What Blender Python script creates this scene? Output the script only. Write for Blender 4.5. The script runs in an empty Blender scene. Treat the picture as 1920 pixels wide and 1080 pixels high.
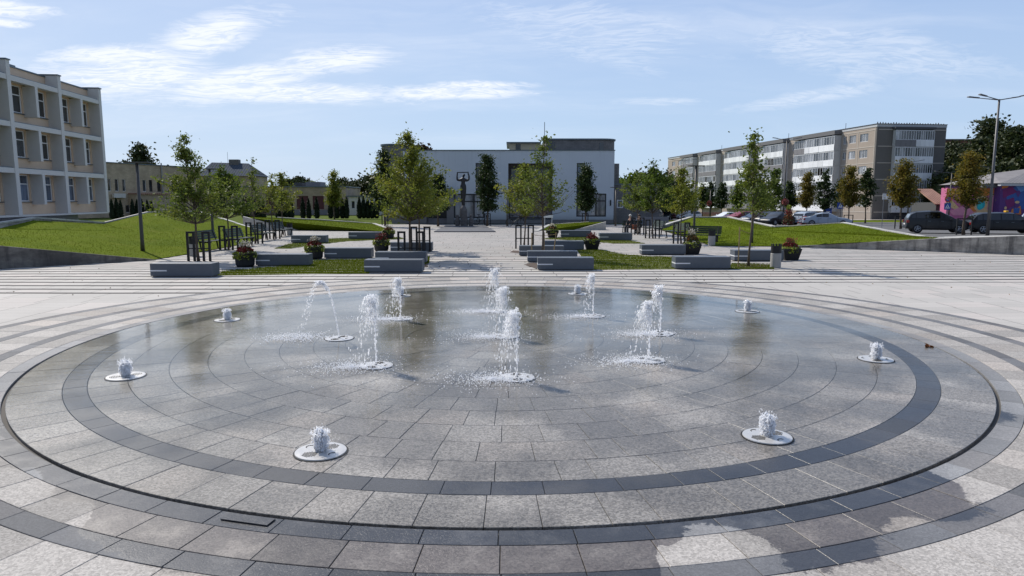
import bpy, bmesh, math, random
from math import sin, cos, tan, atan, atan2, radians, degrees, pi, hypot, sqrt, floor
from mathutils import Vector, Matrix, Quaternion
random.seed(7)
R = random.random
U = random.uniform
G = random.gauss
sc = bpy.context.scene
col = sc.collection
F = 1297.0                      # focal length in pixels of the 1920 px photograph
EYE = 2.4
PITCH = atan(167 / F)
# ------------------------------------------------------------------ camera
cd = bpy.data.cameras.new('camera'); cam = bpy.data.objects.new('camera', cd); col.objects.link(cam)
cam.location = (0, 0, EYE); cam.rotation_euler = (pi / 2 - PITCH, 0, 0)
cd.sensor_width = 36; cd.lens = F / 1920 * 36; cd.clip_start = 0.05; cd.clip_end = 3000
sc.camera = cam
sc.view_settings.view_transform = 'Standard'; sc.view_settings.look = 'None'
sc.view_settings.exposure = 0.04; sc.view_settings.gamma = 1; sc.view_settings.use_curve_mapping = False
# ------------------------------------------------------------------ sun
SUN_EL = radians(44.5); SUN_AZ = radians(-43)      # azimuth from +Y towards +X
sd = bpy.data.lights.new('sun', 'SUN'); sun = bpy.data.objects.new('sun', sd); col.objects.link(sun)
sd.energy = 4.6; sd.angle = radians(0.53); sd.color = (1, .94, .85)
sdir = Vector((sin(SUN_AZ) * cos(SUN_EL), cos(SUN_AZ) * cos(SUN_EL), sin(SUN_EL)))
sun.rotation_euler = sdir.to_track_quat('Z', 'Y').to_euler(); sun.location = sdir * 60
# ------------------------------------------------------------------ node helper
class N:
    def __init__(s, tree):
        s.t = tree
    def n(s, kind, **kw):
        nd = s.t.nodes.new(kind)
        for k, v in kw.items():
            if k.startswith('i_'):
                k2 = k[2:]
                k2 = int(k2) if k2.isdigit() else k2.replace('_', ' ')
                s.set(nd.inputs[k2], v)
            else: setattr(nd, k, v)
        return nd
    def set(s, sock, v):
        if isinstance(v, bpy.types.NodeSocket): s.t.links.new(v, sock)
        else:
            if hasattr(sock, 'default_value'):
                if isinstance(v, (tuple, list)) and len(v) == 3 and sock.type == 'RGBA': v = (*v, 1)
                sock.default_value = v
    def m(s, op, a, b=0.0, c=0.0, clamp=False):
        nd = s.t.nodes.new('ShaderNodeMath'); nd.operation = op; nd.use_clamp = clamp
        s.set(nd.inputs[0], a); s.set(nd.inputs[1], b); s.set(nd.inputs[2], c)
        return nd.outputs[0]
    def mix(s, f, a, b, mode='MIX'):
        nd = s.t.nodes.new('ShaderNodeMix'); nd.data_type = 'RGBA'; nd.blend_type = mode
        s.set(nd.inputs[0], f); s.set(nd.inputs[6], a); s.set(nd.inputs[7], b)
        return nd.outputs[2]
    def ramp(s, v, a, b, lo=0.0, hi=1.0, smooth=True):
        nd = s.t.nodes.new('ShaderNodeMapRange'); nd.interpolation_type = 'SMOOTHSTEP' if smooth else 'LINEAR'
        for i, x in enumerate((v, a, b, lo, hi)): s.set(nd.inputs[i], x)
        return nd.outputs[0]
    def noise(s, vec, scale, detail=3, rough=.5, dist=0, out=0):
        nd = s.t.nodes.new('ShaderNodeTexNoise')
        if vec is not None: s.set(nd.inputs['Vector'], vec)
        s.set(nd.inputs['Scale'], scale); s.set(nd.inputs['Detail'], detail); s.set(nd.inputs['Roughness'], rough); s.set(nd.inputs['Distortion'], dist)
        return nd.outputs[out]
    def scale(s, vec, v):
        nd = s.t.nodes.new('ShaderNodeVectorMath'); nd.operation = 'MULTIPLY'
        s.set(nd.inputs[0], vec); s.set(nd.inputs[1], v); return nd.outputs[0]
    def xyz(s, vec):
        nd = s.t.nodes.new('ShaderNodeSeparateXYZ'); s.set(nd.inputs[0], vec); return nd.outputs
    def comb(s, x, y, z):
        nd = s.t.nodes.new('ShaderNodeCombineXYZ')
        for i, v in enumerate((x, y, z)): s.set(nd.inputs[i], v)
        return nd.outputs[0]
    def pos(s): return s.t.nodes.new('ShaderNodeNewGeometry').outputs['Position']
    def obj(s): return s.t.nodes.new('ShaderNodeTexCoord').outputs['Object']
    def bump(s, h, dist=.01, strength=.5, normal=None):
        nd = s.t.nodes.new('ShaderNodeBump'); s.set(nd.inputs['Height'], h); nd.inputs['Distance'].default_value = dist
        s.set(nd.inputs['Strength'], strength)
        if normal is not None: s.set(nd.inputs['Normal'], normal)
        return nd.outputs[0]
# ------------------------------------------------------------------ sky
w = bpy.data.worlds.new('World'); sc.world = w; w.use_nodes = True
nt = w.node_tree; nt.nodes.clear(); q = N(nt)
sky = q.n('ShaderNodeTexSky', sky_type='NISHITA', sun_disc=False, sun_elevation=SUN_EL, sun_rotation=SUN_AZ, air_density=1.15, dust_density=.7, ozone_density=1.6, altitude=50)
d = q.n('ShaderNodeTexCoord').outputs['Generated']
dx, dy, dz = q.xyz(d)
zc = q.m('MAXIMUM', dz, .02)
px_ = q.m('DIVIDE', dx, q.m('ADD', zc, .12)); py_ = q.m('DIVIDE', dy, q.m('ADD', zc, .12))
pl = q.comb(px_, py_, 0)
wrp = q.noise(q.scale(pl, (1, 1, 1)), .9, 3, .5, 0, 1)
pw = q.n('ShaderNodeVectorMath', operation='ADD'); q.set(pw.inputs[0], pl); q.set(pw.inputs[1], q.scale(wrp, (.7, .7, 0))); pw = pw.outputs[0]
# thin veil everywhere
veil = q.ramp(q.noise(q.scale(pw, (.35, .9, 1)), 1.0, 6, .55, .4), .42, .72)
fine = q.ramp(q.noise(q.scale(pw, (5, 9, 1)), 1.0, 5, .6, .8), .36, .62)
ripple = q.ramp(q.noise(q.scale(pw, (9, 22, 1)), 1.0, 4, .6, 1.2), .38, .60)
front = q.ramp(dy, .05, .3)
dyp = q.m('MAXIMUM', dy, .05)
ta = q.m('DIVIDE', dx, dyp); te = q.m('DIVIDE', dz, dyp)
nz1 = q.m('MULTIPLY', q.m('SUBTRACT', q.noise(q.comb(q.m('MULTIPLY', ta, 5), q.m('MULTIPLY', te, 16), 0), 1.0, 5, .6, .5), .5), 1.9)
def patch(px, py, sx, sy, tilt=0.0):
    a0 = (px - 960) / F; e0 = tan(atan((540 - py) / F) - PITCH)
    A = q.m('SUBTRACT', ta, a0); E = q.m('SUBTRACT', te, e0)
    E2 = q.m('SUBTRACT', E, q.m('MULTIPLY', A, tilt))
    r2 = q.m('SQRT', q.m('ADD', q.m('POWER', q.m('ABSOLUTE', q.m('DIVIDE', A, sx / F)), 2), q.m('POWER', q.m('ABSOLUTE', q.m('DIVIDE', E2, sy / F)), 2)))
    return q.ramp(q.m('ADD', r2, nz1), 1.35, .15)
banks = None
for a in ((265, 142, 200, 44, .02), (470, 150, 240, 34, .16), (560, 172, 280, 22, -.02), (430, 62, 125, 46, .22), (640, 112, 150, 30, .05), (840, 173, 170, 16, .0), (50, 15, 120, 16, -.1), (40, 42, 60, 8, -.1), (250, 104, 150, 20, .05), (900, 160, 120, 10, 0)):
    v = patch(*a)
    banks = v if banks is None else q.m('MAXIMUM', banks, v)
soft = q.m('MAXIMUM', q.m('MAXIMUM', patch(1500, 184, 190, 17, .14), patch(1240, 190, 110, 10, .0)), q.m('MAXIMUM', patch(1560, 95, 330, 60, -.12), patch(1130, 60, 380, 70, -.1)))
banks = q.m('MAXIMUM', banks, q.m('MULTIPLY', soft, .38)); banks = q.m('MULTIPLY', banks, front)
cl = q.m('MULTIPLY', banks, q.m('ADD', q.m('MULTIPLY', ripple, .45), q.m('ADD', .40, q.m('MULTIPLY', fine, .3))))
leftish = q.ramp(dx, .35, -.5, .5, 1)
cl2 = q.m('MULTIPLY', q.m('MULTIPLY', veil, q.m('ADD', .65, q.m('MULTIPLY', fine, .35))), .34)
cl3 = q.m('MULTIPLY', q.m('ADD', cl2, .1), q.ramp(dz, .0, .22, .3, 1.0))
tot = q.m('MINIMUM', q.m('MAXIMUM', cl, cl3), .93)
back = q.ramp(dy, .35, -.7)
grad = q.mix(q.ramp(dz, .0, .42), (4.6, 6.35, 8.9), (2.6, 4.2, 7.8))
skyc = q.mix(.8, sky.outputs[0], grad)
skyc = q.mix(q.m('MULTIPLY', q.ramp(dx, .15, -.5), q.m('MULTIPLY', front, .22)), skyc, (6.6, 7.4, 9.0))
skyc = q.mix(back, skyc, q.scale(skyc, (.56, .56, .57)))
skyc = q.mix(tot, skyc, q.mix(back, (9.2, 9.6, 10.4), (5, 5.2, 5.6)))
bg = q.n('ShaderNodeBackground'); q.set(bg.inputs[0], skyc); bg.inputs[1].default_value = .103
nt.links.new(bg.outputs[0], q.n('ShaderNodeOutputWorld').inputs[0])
# ------------------------------------------------------------------ materials
MT = {}
def newmat(name):
    m = bpy.data.materials.new(name); m.use_nodes = True; m.node_tree.nodes.clear(); MT[name] = m
    return m, N(m.node_tree)
def finish(q, color, rough=.7, metal=0, bump=None, spec=.5, coat=0, trans=0, alpha=None, ior=1.45, transl=None, sss=0):
    p = q.n('ShaderNodeBsdfPrincipled'); q.set(p.inputs['Base Color'], color); q.set(p.inputs['Roughness'], rough)
    q.set(p.inputs['Metallic'], metal); q.set(p.inputs['Specular IOR Level'], spec); q.set(p.inputs['Coat Weight'], coat)
    q.set(p.inputs['Transmission Weight'], trans); p.inputs['IOR'].default_value = ior
    if bump is not None: q.set(p.inputs['Normal'], bump)
    out = p.outputs[0]
    if transl:
        t = q.n('ShaderNodeBsdfTranslucent'); q.set(t.inputs[0], color)
        mx = q.n('ShaderNodeMixShader'); mx.inputs[0].default_value = transl
        q.t.links.new(out, mx.inputs[1]); q.t.links.new(t.outputs[0], mx.inputs[2]); out = mx.outputs[0]
    o = q.n('ShaderNodeOutputMaterial'); q.t.links.new(out, o.inputs[0])
    return p
def simple(name, c, rough=.6, metal=0, var=.12, scale=3.0, bumpd=0, spec=.5, coat=0, fine=40, objrand=0):
    m, q = newmat(name); v = q.obj()
    n1 = q.noise(v, scale, 5, .6); n2 = q.noise(v, fine, 2, .6)
    k = q.m('ADD', q.m('MULTIPLY', q.m('SUBTRACT', n1, .5), var * 3), q.m('MULTIPLY', q.m('SUBTRACT', n2, .5), var * 1.2))
    k = q.m('ADD', k, 1.0)
    if objrand:
        r = q.n('ShaderNodeObjectInfo').outputs['Random']
        k = q.m('MULTIPLY', k, q.m('ADD', 1 - objrand / 2, q.m('MULTIPLY', r, objrand)))
    cc = q.scale(q.comb(*c), q.comb(k, k, k))
    b = q.bump(n2, bumpd, .6) if bumpd else None
    finish(q, cc, q.m('ADD', rough, q.m('MULTIPLY', q.m('SUBTRACT', n1, .5), .2)), metal, b, spec, coat)
    return m
# plaster, metal, glass ...
simple('fin_grey', (.62, .595, .555), .75, var=.05)
simple('beige_plaster', (.68, .50, .345), .85, var=.07, bumpd=.004)
simple('plinth_blue', (.38, .40, .48), .85, var=.06)
simple('cap_metal', (.13, .16, .18), .45, .6, var=.05)
simple('white_frame', (.74, .75, .76), .4, var=.03)
simple('white_panel', (.84, .85, .86), .55, var=.05, scale=1.2, objrand=.22)
m, q = newmat('hall_white'); v = q.obj(); x, y, z = q.xyz(v)
n1 = q.noise(v, .5, 4, .6); n2 = q.noise(q.scale(v, (3.0, 3.0, .12)), 1.6, 5, .7); n3 = q.noise(v, 40, 2, .6)
dirt = q.m('MULTIPLY', q.ramp(n2, .5, .8, 0, .16), q.ramp(z, 3.5, 7.2, .25, 1)); splash_ = q.ramp(z, 1.0, .35, 0, .22)
k = q.m('MULTIPLY', q.m('SUBTRACT', 1, q.m('MAXIMUM', dirt, splash_)), q.m('ADD', .93, q.m('MULTIPLY', n1, .14)))
jx = q.m('LESS_THAN', q.m('FRACT', q.m('DIVIDE', x, 2.9)), .010); jz = q.m('LESS_THAN', q.m('ABSOLUTE', q.m('SUBTRACT', z, 3.55)), .016)
k = q.m('MULTIPLY', k, q.m('SUBTRACT', 1, q.m('MULTIPLY', q.m('MAXIMUM', jx, jz), .03)))
finish(q, q.scale(q.comb(.57, .62, .675), q.comb(k, k, k)), .85, 0, q.bump(n3, .002, .5), .3)
simple('hall_grey_stone', (.21, .205, .215), .75, var=.12, scale=1.5, bumpd=.006)
simple('hall_cream', (.62, .52, .36), .8, var=.05)
simple('dark_frame', (.028, .03, .036), .4, var=.05)
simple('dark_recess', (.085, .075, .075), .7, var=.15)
simple('white_low', (.60, .57, .52), .8, var=.1)
simple('dark_red_door', (.10, .028, .03), .6, var=.15)
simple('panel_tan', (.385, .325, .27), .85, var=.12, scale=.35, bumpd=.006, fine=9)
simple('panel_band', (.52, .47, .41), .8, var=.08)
simple('panel_dark', (.155, .147, .138), .85, var=.14, scale=.4, fine=9)  # dark panels, and the flats' end wall with its shade put into the colour
simple('roof_edge', (.52, .53, .54), .6, var=.1)
simple('roof_dark', (.08, .08, .085), .8, var=.1)
simple('canopy_grey', (.16, .16, .165), .8, var=.1)
simple('brick_red', (.17, .075, .055), .85, var=.1, scale=1)
simple('black_steel', (.010, .011, .013), .6, 0, var=.1)
simple('bench_green', (.014, .032, .022), .45, var=.1)
simple('steel_grey', (.11, .11, .115), .5, .4, var=.08)
simple('lamp_pole', (.085, .08, .075), .5, .4, var=.08)
simple('galv', (.26, .27, .28), .45, .6, var=.1)
simple('concrete_bin', (.36, .35, .33), .85, var=.14, scale=5, bumpd=.004)
simple('tub_black', (.011, .012, .014), .6, var=.2)
simple('bark', (.10, .078, .06), .9, var=.25, scale=6, bumpd=.01)
simple('stake_wood', (.28, .20, .10), .8, var=.2, scale=8)
simple('soil', (.085, .06, .045), .95, var=.3, scale=6, bumpd=.02)
simple('asphalt', (.115, .113, .112), .9, var=.12, scale=.4, bumpd=.004)
simple('coping', (.46, .445, .41), .85, var=.3, scale=3, bumpd=.02, fine=14, objrand=.3)
simple('statue_stone', (.11, .103, .10), .8, var=.35, scale=5, bumpd=.02)
simple('statue_bronze', (.035, .035, .038), .45, .5, var=.25, scale=5)
simple('slab_dark', (.12, .12, .125), .5, var=.12)
simple('tyre', (.015, .015, .016), .85)
simple('rim', (.36, .37, .39), .4, .6)
simple('sheet_blue', (.16, .19, .23), .5, .4, var=.1)
simple('rust_roof', (.30, .14, .10), .7, var=.25, scale=1)
simple('sign_blue', (.012, .06, .32), .4)
simple('sign_white', (.75, .75, .75), .4)
simple('sign_red', (.45, .02, .02), .4)
simple('taxi_yellow', (.75, .42, .02), .4)
simple('tail_red', (.32, .012, .012), .2, coat=.5)
simple('lamp_glass', (.6, .62, .65), .1, coat=1)
simple('steel_grate', (.56, .545, .52), .33, .35, var=.06, scale=8)
simple('slot_black', (.008, .008, .008), .7)
simple('skin', (.50, .30, .22), .6); simple('hair_white', (.62, .60, .57), .8); simple('hair_dark', (.03, .02, .018), .7)
simple('coat_grey', (.30, .29, .28), .85, var=.2); simple('cloth_dark', (.02, .022, .03), .85); simple('cloth_blue', (.10, .12, .17), .85)
simple('bag_orange', (.32, .10, .05), .7); simple('flower_red', (.22, .014, .016), .7, var=.3, scale=10); simple('flower_orange', (.30, .10, .025), .7, var=.3, scale=10)
simple('flower_pink', (.30, .08, .07), .7, var=.3, scale=10); simple('flower_white', (.72, .66, .55), .7, var=.2, scale=10)
simple('plant_lime', (.30, .34, .03), .6, var=.3, scale=10); simple('plant_dark', (.06, .075, .02), .7, var=.4, scale=10)
for nme, c in (('paint_white', (.66, .69, .72)), ('paint_silver', (.34, .40, .48)), ('paint_black', (.012, .013, .017)), ('paint_grey', (.026, .028, .031)), ('paint_red', (.19, .015, .02)), ('paint_wine', (.09, .018, .022)), ('paint_blue', (.03, .05, .09)), ('paint_dark', (.02, .024, .03))):
    simple(nme, c, .38, .0, var=.02, coat=.25, spec=.35)
for nme, c in (('art_pink', (.55, .15, .29)), ('art_orange', (.66, .22, .05)), ('art_purple', (.12, .05, .20)), ('art_blue', (.05, .12, .36)), ('art_cream', (.70, .48, .25)), ('art_turq', (.03, .40, .45)), ('art_plum', (.20, .03, .14)), ('art_sky', (.14, .30, .60)), ('art_rose', (.70, .28, .38)), ('art_teal', (.04, .55, .55))):
    simple(nme, c, .8, var=.16, scale=2.0)
def glass(name, c, rough=.06, var=.4):
    m, q = newmat(name); v = q.obj()
    k = q.ramp(q.noise(q.scale(v, (1.2, 1.2, .25)), 1.4, 3, .6), .35, .65, 1 - var, 1 + var)
    r = q.n('ShaderNodeObjectInfo').outputs['Random']
    k = q.m('MULTIPLY', k, q.m('ADD', .6, q.m('MULTIPLY', r, .8)))
    cc = q.scale(q.comb(*c), q.comb(k, k, k))
    finish(q, cc, rough, 0, None, .8, coat=.6)
glass('glass_dark', (.035, .04, .045)); glass('glass_curtain', (.16, .165, .175)); glass('glass_blue', (.09, .12, .17)); glass('glass_car', (.008, .01, .012), .04); glass('glass_light', (.30, .31, .33))
# ribbed sheet roofs
def ribbed(name, c1, c2, sx):
    m, q = newmat(name); x, y, z = q.xyz(q.obj())
    s = q.m('SINE', q.m('MULTIPLY', x, 2 * pi / sx)); n = q.noise(q.obj(), .8, 4, .6)
    c = q.mix(q.m('ADD', q.m('MULTIPLY', s, .3), n), c1, c2)
    finish(q, c, .9, 0, q.bump(s, .03, .5), .1)
ribbed('roof_seam', (.17, .16, .165), (.30, .285, .28), .45); ribbed('roof_rust', (.20, .11, .09), (.50, .30, .22), .35); ribbed('roof_blue', (.05, .062, .08), (.085, .10, .12), .5)
# bricks for far facades (too small to pick apart)
def brickmat(name, c1, c2, cm):
    m, q = newmat(name); x, y, z = q.xyz(q.obj())
    vec = q.comb(q.m('ADD', x, y), z, 0)
    b = q.n('ShaderNodeTexBrick', offset=.5); q.set(b.inputs['Vector'], vec); q.set(b.inputs['Color1'], c1); q.set(b.inputs['Color2'], c2); q.set(b.inputs['Mortar'], cm)
    b.inputs['Scale'].default_value = 1; b.inputs['Brick Width'].default_value = .5; b.inputs['Row Height'].default_value = .16; b.inputs['Mortar Size'].default_value = .012
    n = q.ramp(q.noise(q.obj(), .5, 5, .65), .3, .7, .78, 1.15)
    finish(q, q.scale(b.outputs[0], q.comb(n, n, n)), .9, 0, q.bump(b.outputs[1], .005, .3))
brickmat('tan_brick', (.40, .315, .215), (.47, .375, .26), (.32, .26, .19)); brickmat('grey_brick', (.20, .19, .185), (.24, .225, .215), (.15, .145, .14))
# concrete retaining walls with stains
for nm_, ka in (('concrete_wall', 1.9), ('concrete_wall_dark', 1.0)):
  m, q = newmat(nm_); v = q.pos()
  n1 = q.noise(q.scale(v, (.5, .5, 1.0)), 1.3, 6, .7); n2 = q.noise(q.scale(v, (2.2, 2.2, .35)), 1.5, 5, .7); n3 = q.noise(v, 30, 3, .6)
  c = q.mix(q.ramp(n1, .35, .65), (.105 * ka, .097 * ka, .088 * ka), (.26 * ka, .24 * ka, .21 * ka)); c = q.mix(q.ramp(n2, .42, .72, 0, .75), c, (.055, .05, .048))
  finish(q, c, .9, 0, q.bump(n3, .006, .5))
# grass
def grassmat(name, a, b, stripes=False):
    m, q = newmat(name); v = q.pos()
    n1 = q.noise(v, .35, 5, .6); n2 = q.noise(q.scale(v, (3, 1, 1)), 4.0, 4, .7); n3 = q.noise(v, 45, 3, .7)
    c = q.mix(q.m('ADD', q.m('MULTIPLY', n1, .5), q.m('MULTIPLY', n2, .5)), a, b)
    k = q.ramp(n3, .25, .75, .62, 1.3); c = q.scale(c, q.comb(k, k, k))
    c = q.mix(q.ramp(q.noise(v, .7, 5, .65), .5, .68, 0, .45), c, (.145, .155, .025)); c = q.mix(q.ramp(q.noise(v, .25, 3, .6), .5, .66, 0, .3), c, (.05, .085, .008))
    if stripes:
        x, y, z = q.xyz(v)
        f = q.m('FRACT', q.m('DIVIDE', q.m('SUBTRACT', y, .04), .76))
        s = q.m('LESS_THAN', f, .15)
        c = q.mix(s, c, (.36, .34, .30))
    finish(q, c, 1.0, 0, q.bump(n3, .03, .7), .05)
grassmat('lawn', (.085, .122, .006), (.13, .165, .010)); grassmat('lawn_strips', (.075, .098, .008), (.12, .14, .016), True); grassmat('field', (.07, .10, .02), (.11, .14, .03))
m, q = newmat('grass_blade'); v = q.pos(); n = q.noise(v, 2.0, 4, .7); n4 = q.noise(v, 60, 1, .5)
finish(q, q.mix(q.m('ADD', q.m('MULTIPLY', n, .6), q.m('MULTIPLY', n4, .5)), (.08, .118, .004), (.155, .18, .014)), .9, 0, None, .08, transl=.25)
# foliage
def leafmat(name, cols, transl=.3):
    m, q = newmat(name); v = q.obj()
    n1 = q.noise(v, 1.1, 3, .6); n2 = q.noise(v, 7.0, 2, .6)
    cr = q.n('ShaderNodeValToRGB'); el = cr.color_ramp.elements
    q.set(cr.inputs[0], q.m('ADD', q.m('MULTIPLY', n1, .6), q.m('MULTIPLY', n2, .45)))
    while len(el) < len(cols): el.new(.5)
    for i, c in enumerate(cols): el[i].position = .36 + .3 * i / (len(cols) - 1); el[i].color = (*c, 1)
    finish(q, cr.outputs[0], .6, 0, None, .35, transl=transl)
leafmat('leaf_olive', [(.055, .088, .015), (.115, .155, .024), (.215, .24, .042)], .45)
leafmat('leaf_yellow', [(.07, .10, .014), (.145, .175, .022), (.27, .265, .036)], .45)
leafmat('leaf_green', [(.038, .072, .011), (.08, .125, .016), (.15, .185, .024)], .45)
leafmat('leaf_maple', [(.016, .035, .010), (.028, .05, .013), (.055, .08, .018)])
leafmat('leaf_autumn', [(.07, .075, .012), (.14, .125, .018), (.23, .15, .022)], .45)
leafmat('leaf_far', [(.02, .032, .010), (.035, .05, .014), (.065, .075, .02)], .2)
leafmat('leaf_wine', [(.035, .025, .018), (.05, .035, .02), (.08, .05, .025)], .2)
leafmat('thuja', [(.008, .018, .008), (.014, .028, .011), (.022, .04, .015)], .1)
# granite of the basin and the rings round it
CX, CY, RB = -.13, 11.9, 7.08
def granite(name, base, wetcol, basin, dark=False, contrast=.85):
    m, q = newmat(name); v = q.pos(); x, y, z = q.xyz(v)
    xx = q.m('SUBTRACT', x, CX); yy = q.m('SUBTRACT', y, CY)
    rr = q.m('SQRT', q.m('ADD', q.m('MULTIPLY', xx, xx), q.m('MULTIPLY', yy, yy)))
    rnd = q.m('FRACT', q.m('ADD', q.n('ShaderNodeObjectInfo').outputs['Random'], q.n('ShaderNodeAttribute', attribute_name='tone').outputs['Fac']))
    vo = q.n('ShaderNodeTexVoronoi', feature='F1'); q.set(vo.inputs['Vector'], v); vo.inputs['Scale'].default_value = 62
    g = q.xyz(vo.outputs['Color'])[0]
    n1 = q.noise(v, .9, 3, .5); n2 = q.noise(v, 70, 3, .75)
    k = q.m('ADD', q.m('MULTIPLY', q.m('SUBTRACT', g, .5), .25 if dark else contrast), q.m('MULTIPLY', q.m('SUBTRACT', n2, .5), .7))
    k = q.m('ADD', q.m('ADD', 1.0, k), q.m('MULTIPLY', q.m('SUBTRACT', n1, .5), .3))
    k = q.m('MULTIPLY', k, q.m('ADD', .78, q.m('MULTIPLY', rnd, .42)))
    warm = q.mix(q.ramp(q.m('FRACT', q.m('MULTIPLY', rnd, 7.3)), .55, 1), base, tuple(a * b for a, b in zip(base, (1.03, .985, .955))))
    dryc = q.scale(warm, q.comb(k, k, k))
    wetc = q.scale(q.comb(*wetcol), q.comb(k, k, k))
    big = q.noise(q.scale(v, (1, 1, 1)), .55, 2, .5); ed = q.noise(v, 9, 4, .7)
    if basin:
        wet = q.ramp(q.m('ADD', q.m('ADD', q.noise(v, .8, 2, .5), q.m('MULTIPLY', rnd, .16)), q.m('ADD', q.m('MULTIPLY', q.m('SUBTRACT', ed, .5), .22), q.m('MULTIPLY', q.m('SUBTRACT', n2, .5), .55))), .42, .66, .34, 1.0)
        speck = q.ramp(q.m('ADD', n2, q.m('MULTIPLY', q.noise(v, 2.0, 2), .25)), .60, .75)
    else:
        side = q.ramp(yy, -3.6, -6.2)
        lim = q.m('ADD', 7.02, q.m('MULTIPLY', q.m('MULTIPLY', q.ramp(big, .34, .62), .95), side))
        pool = q.m('MULTIPLY', q.ramp(q.m('ADD', x, q.m('MULTIPLY', q.m('SUBTRACT', ed, .5), .3)), -1.75, -1.45), q.ramp(q.m('ADD', x, q.m('MULTIPLY', q.m('SUBTRACT', big, .5), 1.0)), 1.0, .7))
        lim = q.m('ADD', lim, q.m('MULTIPLY', q.m('MULTIPLY', pool, side), 1.6))
        ed2 = q.noise(v, 34, 3, .7)
        ragged = q.m('ADD', q.m('ADD', rr, q.m('MULTIPLY', q.m('SUBTRACT', ed, .5), .38)), q.m('MULTIPLY', q.m('SUBTRACT', ed2, .5), .12))
        df = q.m('SUBTRACT', lim, ragged)
        wet = q.m('MAXIMUM', q.ramp(df, -.03, .03), q.m('MULTIPLY', q.ramp(df, -.30, .0), .22))
        wet = q.m('MULTIPLY', wet, q.ramp(q.noise(v, 2.4, 4, .6), .25, .55, .72, 1))
    c = q.mix(wet, dryc, wetc)
    rough = q.m('SUBTRACT', .78, q.m('MULTIPLY', wet, .42))
    rough = q.m('ADD', rough, q.m('MULTIPLY', q.m('SUBTRACT', n2, .5), .25))
    finish(q, c, rough, 0, q.bump(q.m('ADD', n2, g), .003, q.m('SUBTRACT', .75, q.m('MULTIPLY', wet, .3))), .5)
granite('granite_basin', (.345, .325, .30), (.150, .138, .122), True)
granite('granite_basin_dark', (.075, .08, .09), (.030, .032, .038), True, True)
granite('granite_outer', (.355, .33, .30), (.105, .090, .080), False, False, .5)
granite('granite_rim', (.25, .25, .25), (.036, .038, .044), False, True)
granite('granite_outer_dark', (.135, .137, .143), (.040, .041, .046), False, True)
simple('joint_dark', (.10, .092, .082), .9)
# water film on the basin
m, q = newmat('water_film'); v = q.pos(); x, y, z = q.xyz(v)
xx = q.m('SUBTRACT', x, CX); yy = q.m('SUBTRACT', y, CY)
rr = q.m('SQRT', q.m('ADD', q.m('MULTIPLY', xx, xx), q.m('MULTIPLY', yy, yy)))
depth = q.m('ADD', q.m('ADD', q.m('MULTIPLY', yy, .085), q.m('MULTIPLY', xx, -.03)), q.m('MULTIPLY', q.m('SUBTRACT', q.noise(v, .5, 3, .55), .5), 1.1))
fl = q.ramp(depth, -.50, .12)
nA = q.noise(q.scale(v, (1.0, 2.2, 1)), 3.2, 4, .6, .3); nB = q.noise(q.scale(v, (1, 2, 1)), 17, 3, .6, .2)
hgt = q.m('ADD', q.m('MULTIPLY', nA, .6), q.m('MULTIPLY', nB, .22))
bm_ = q.bump(hgt, .007, .5)
gl = q.n('ShaderNodeBsdfGlossy'); q.set(gl.inputs['Roughness'], q.m('ADD', .012, q.m('MULTIPLY', q.m('SUBTRACT', 1, fl), .16))); gl.inputs[0].default_value = (1, 1, 1, 1); q.set(gl.inputs['Normal'], bm_)
tr = q.n('ShaderNodeBsdfTransparent'); q.set(tr.inputs[0], q.mix(fl, (1, 1, 1), (.86, .87, .86)))
fr = q.n('ShaderNodeFresnel'); fr.inputs[0].default_value = 1.33; q.set(fr.inputs['Normal'], bm_)
mx = q.n('ShaderNodeMixShader'); q.set(mx.inputs[0], q.m('MULTIPLY', fr.outputs[0], q.m('ADD', .25, q.m('MULTIPLY', fl, .72)), clamp=True))
q.t.links.new(tr.outputs[0], mx.inputs[1]); q.t.links.new(gl.outputs[0], mx.inputs[2])
q.t.links.new(mx.outputs[0], q.n('ShaderNodeOutputMaterial').inputs[0])
# water in the air
def watermat(name, c, tl, rough, clear=.9):
    m, q = newmat(name); p = q.n('ShaderNodeBsdfPrincipled'); q.set(p.inputs['Base Color'], c); p.inputs['Roughness'].default_value = rough; p.inputs['IOR'].default_value = 1.33; p.inputs['Specular IOR Level'].default_value = .8
    t = q.n('ShaderNodeBsdfTranslucent'); q.set(t.inputs[0], (.97, .98, 1)); mx = q.n('ShaderNodeMixShader'); mx.inputs[0].default_value = tl
    q.t.links.new(p.outputs[0], mx.inputs[1]); q.t.links.new(t.outputs[0], mx.inputs[2])
    clr = q.n('ShaderNodeBsdfTransparent'); m2 = q.n('ShaderNodeMixShader'); lw = q.n('ShaderNodeLayerWeight'); lw.inputs[0].default_value = .45
    q.set(m2.inputs[0], q.ramp(lw.outputs['Facing'], 0, .8, clear, 1.0)); q.t.links.new(clr.outputs[0], m2.inputs[1]); q.t.links.new(mx.outputs[0], m2.inputs[2])
    q.t.links.new(m2.outputs[0], q.n('ShaderNodeOutputMaterial').inputs[0])
watermat('water_drop', (.98, .98, .98), .74, .08, .30); watermat('water_foam', (.98, .98, .98), .72, .3)
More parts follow.
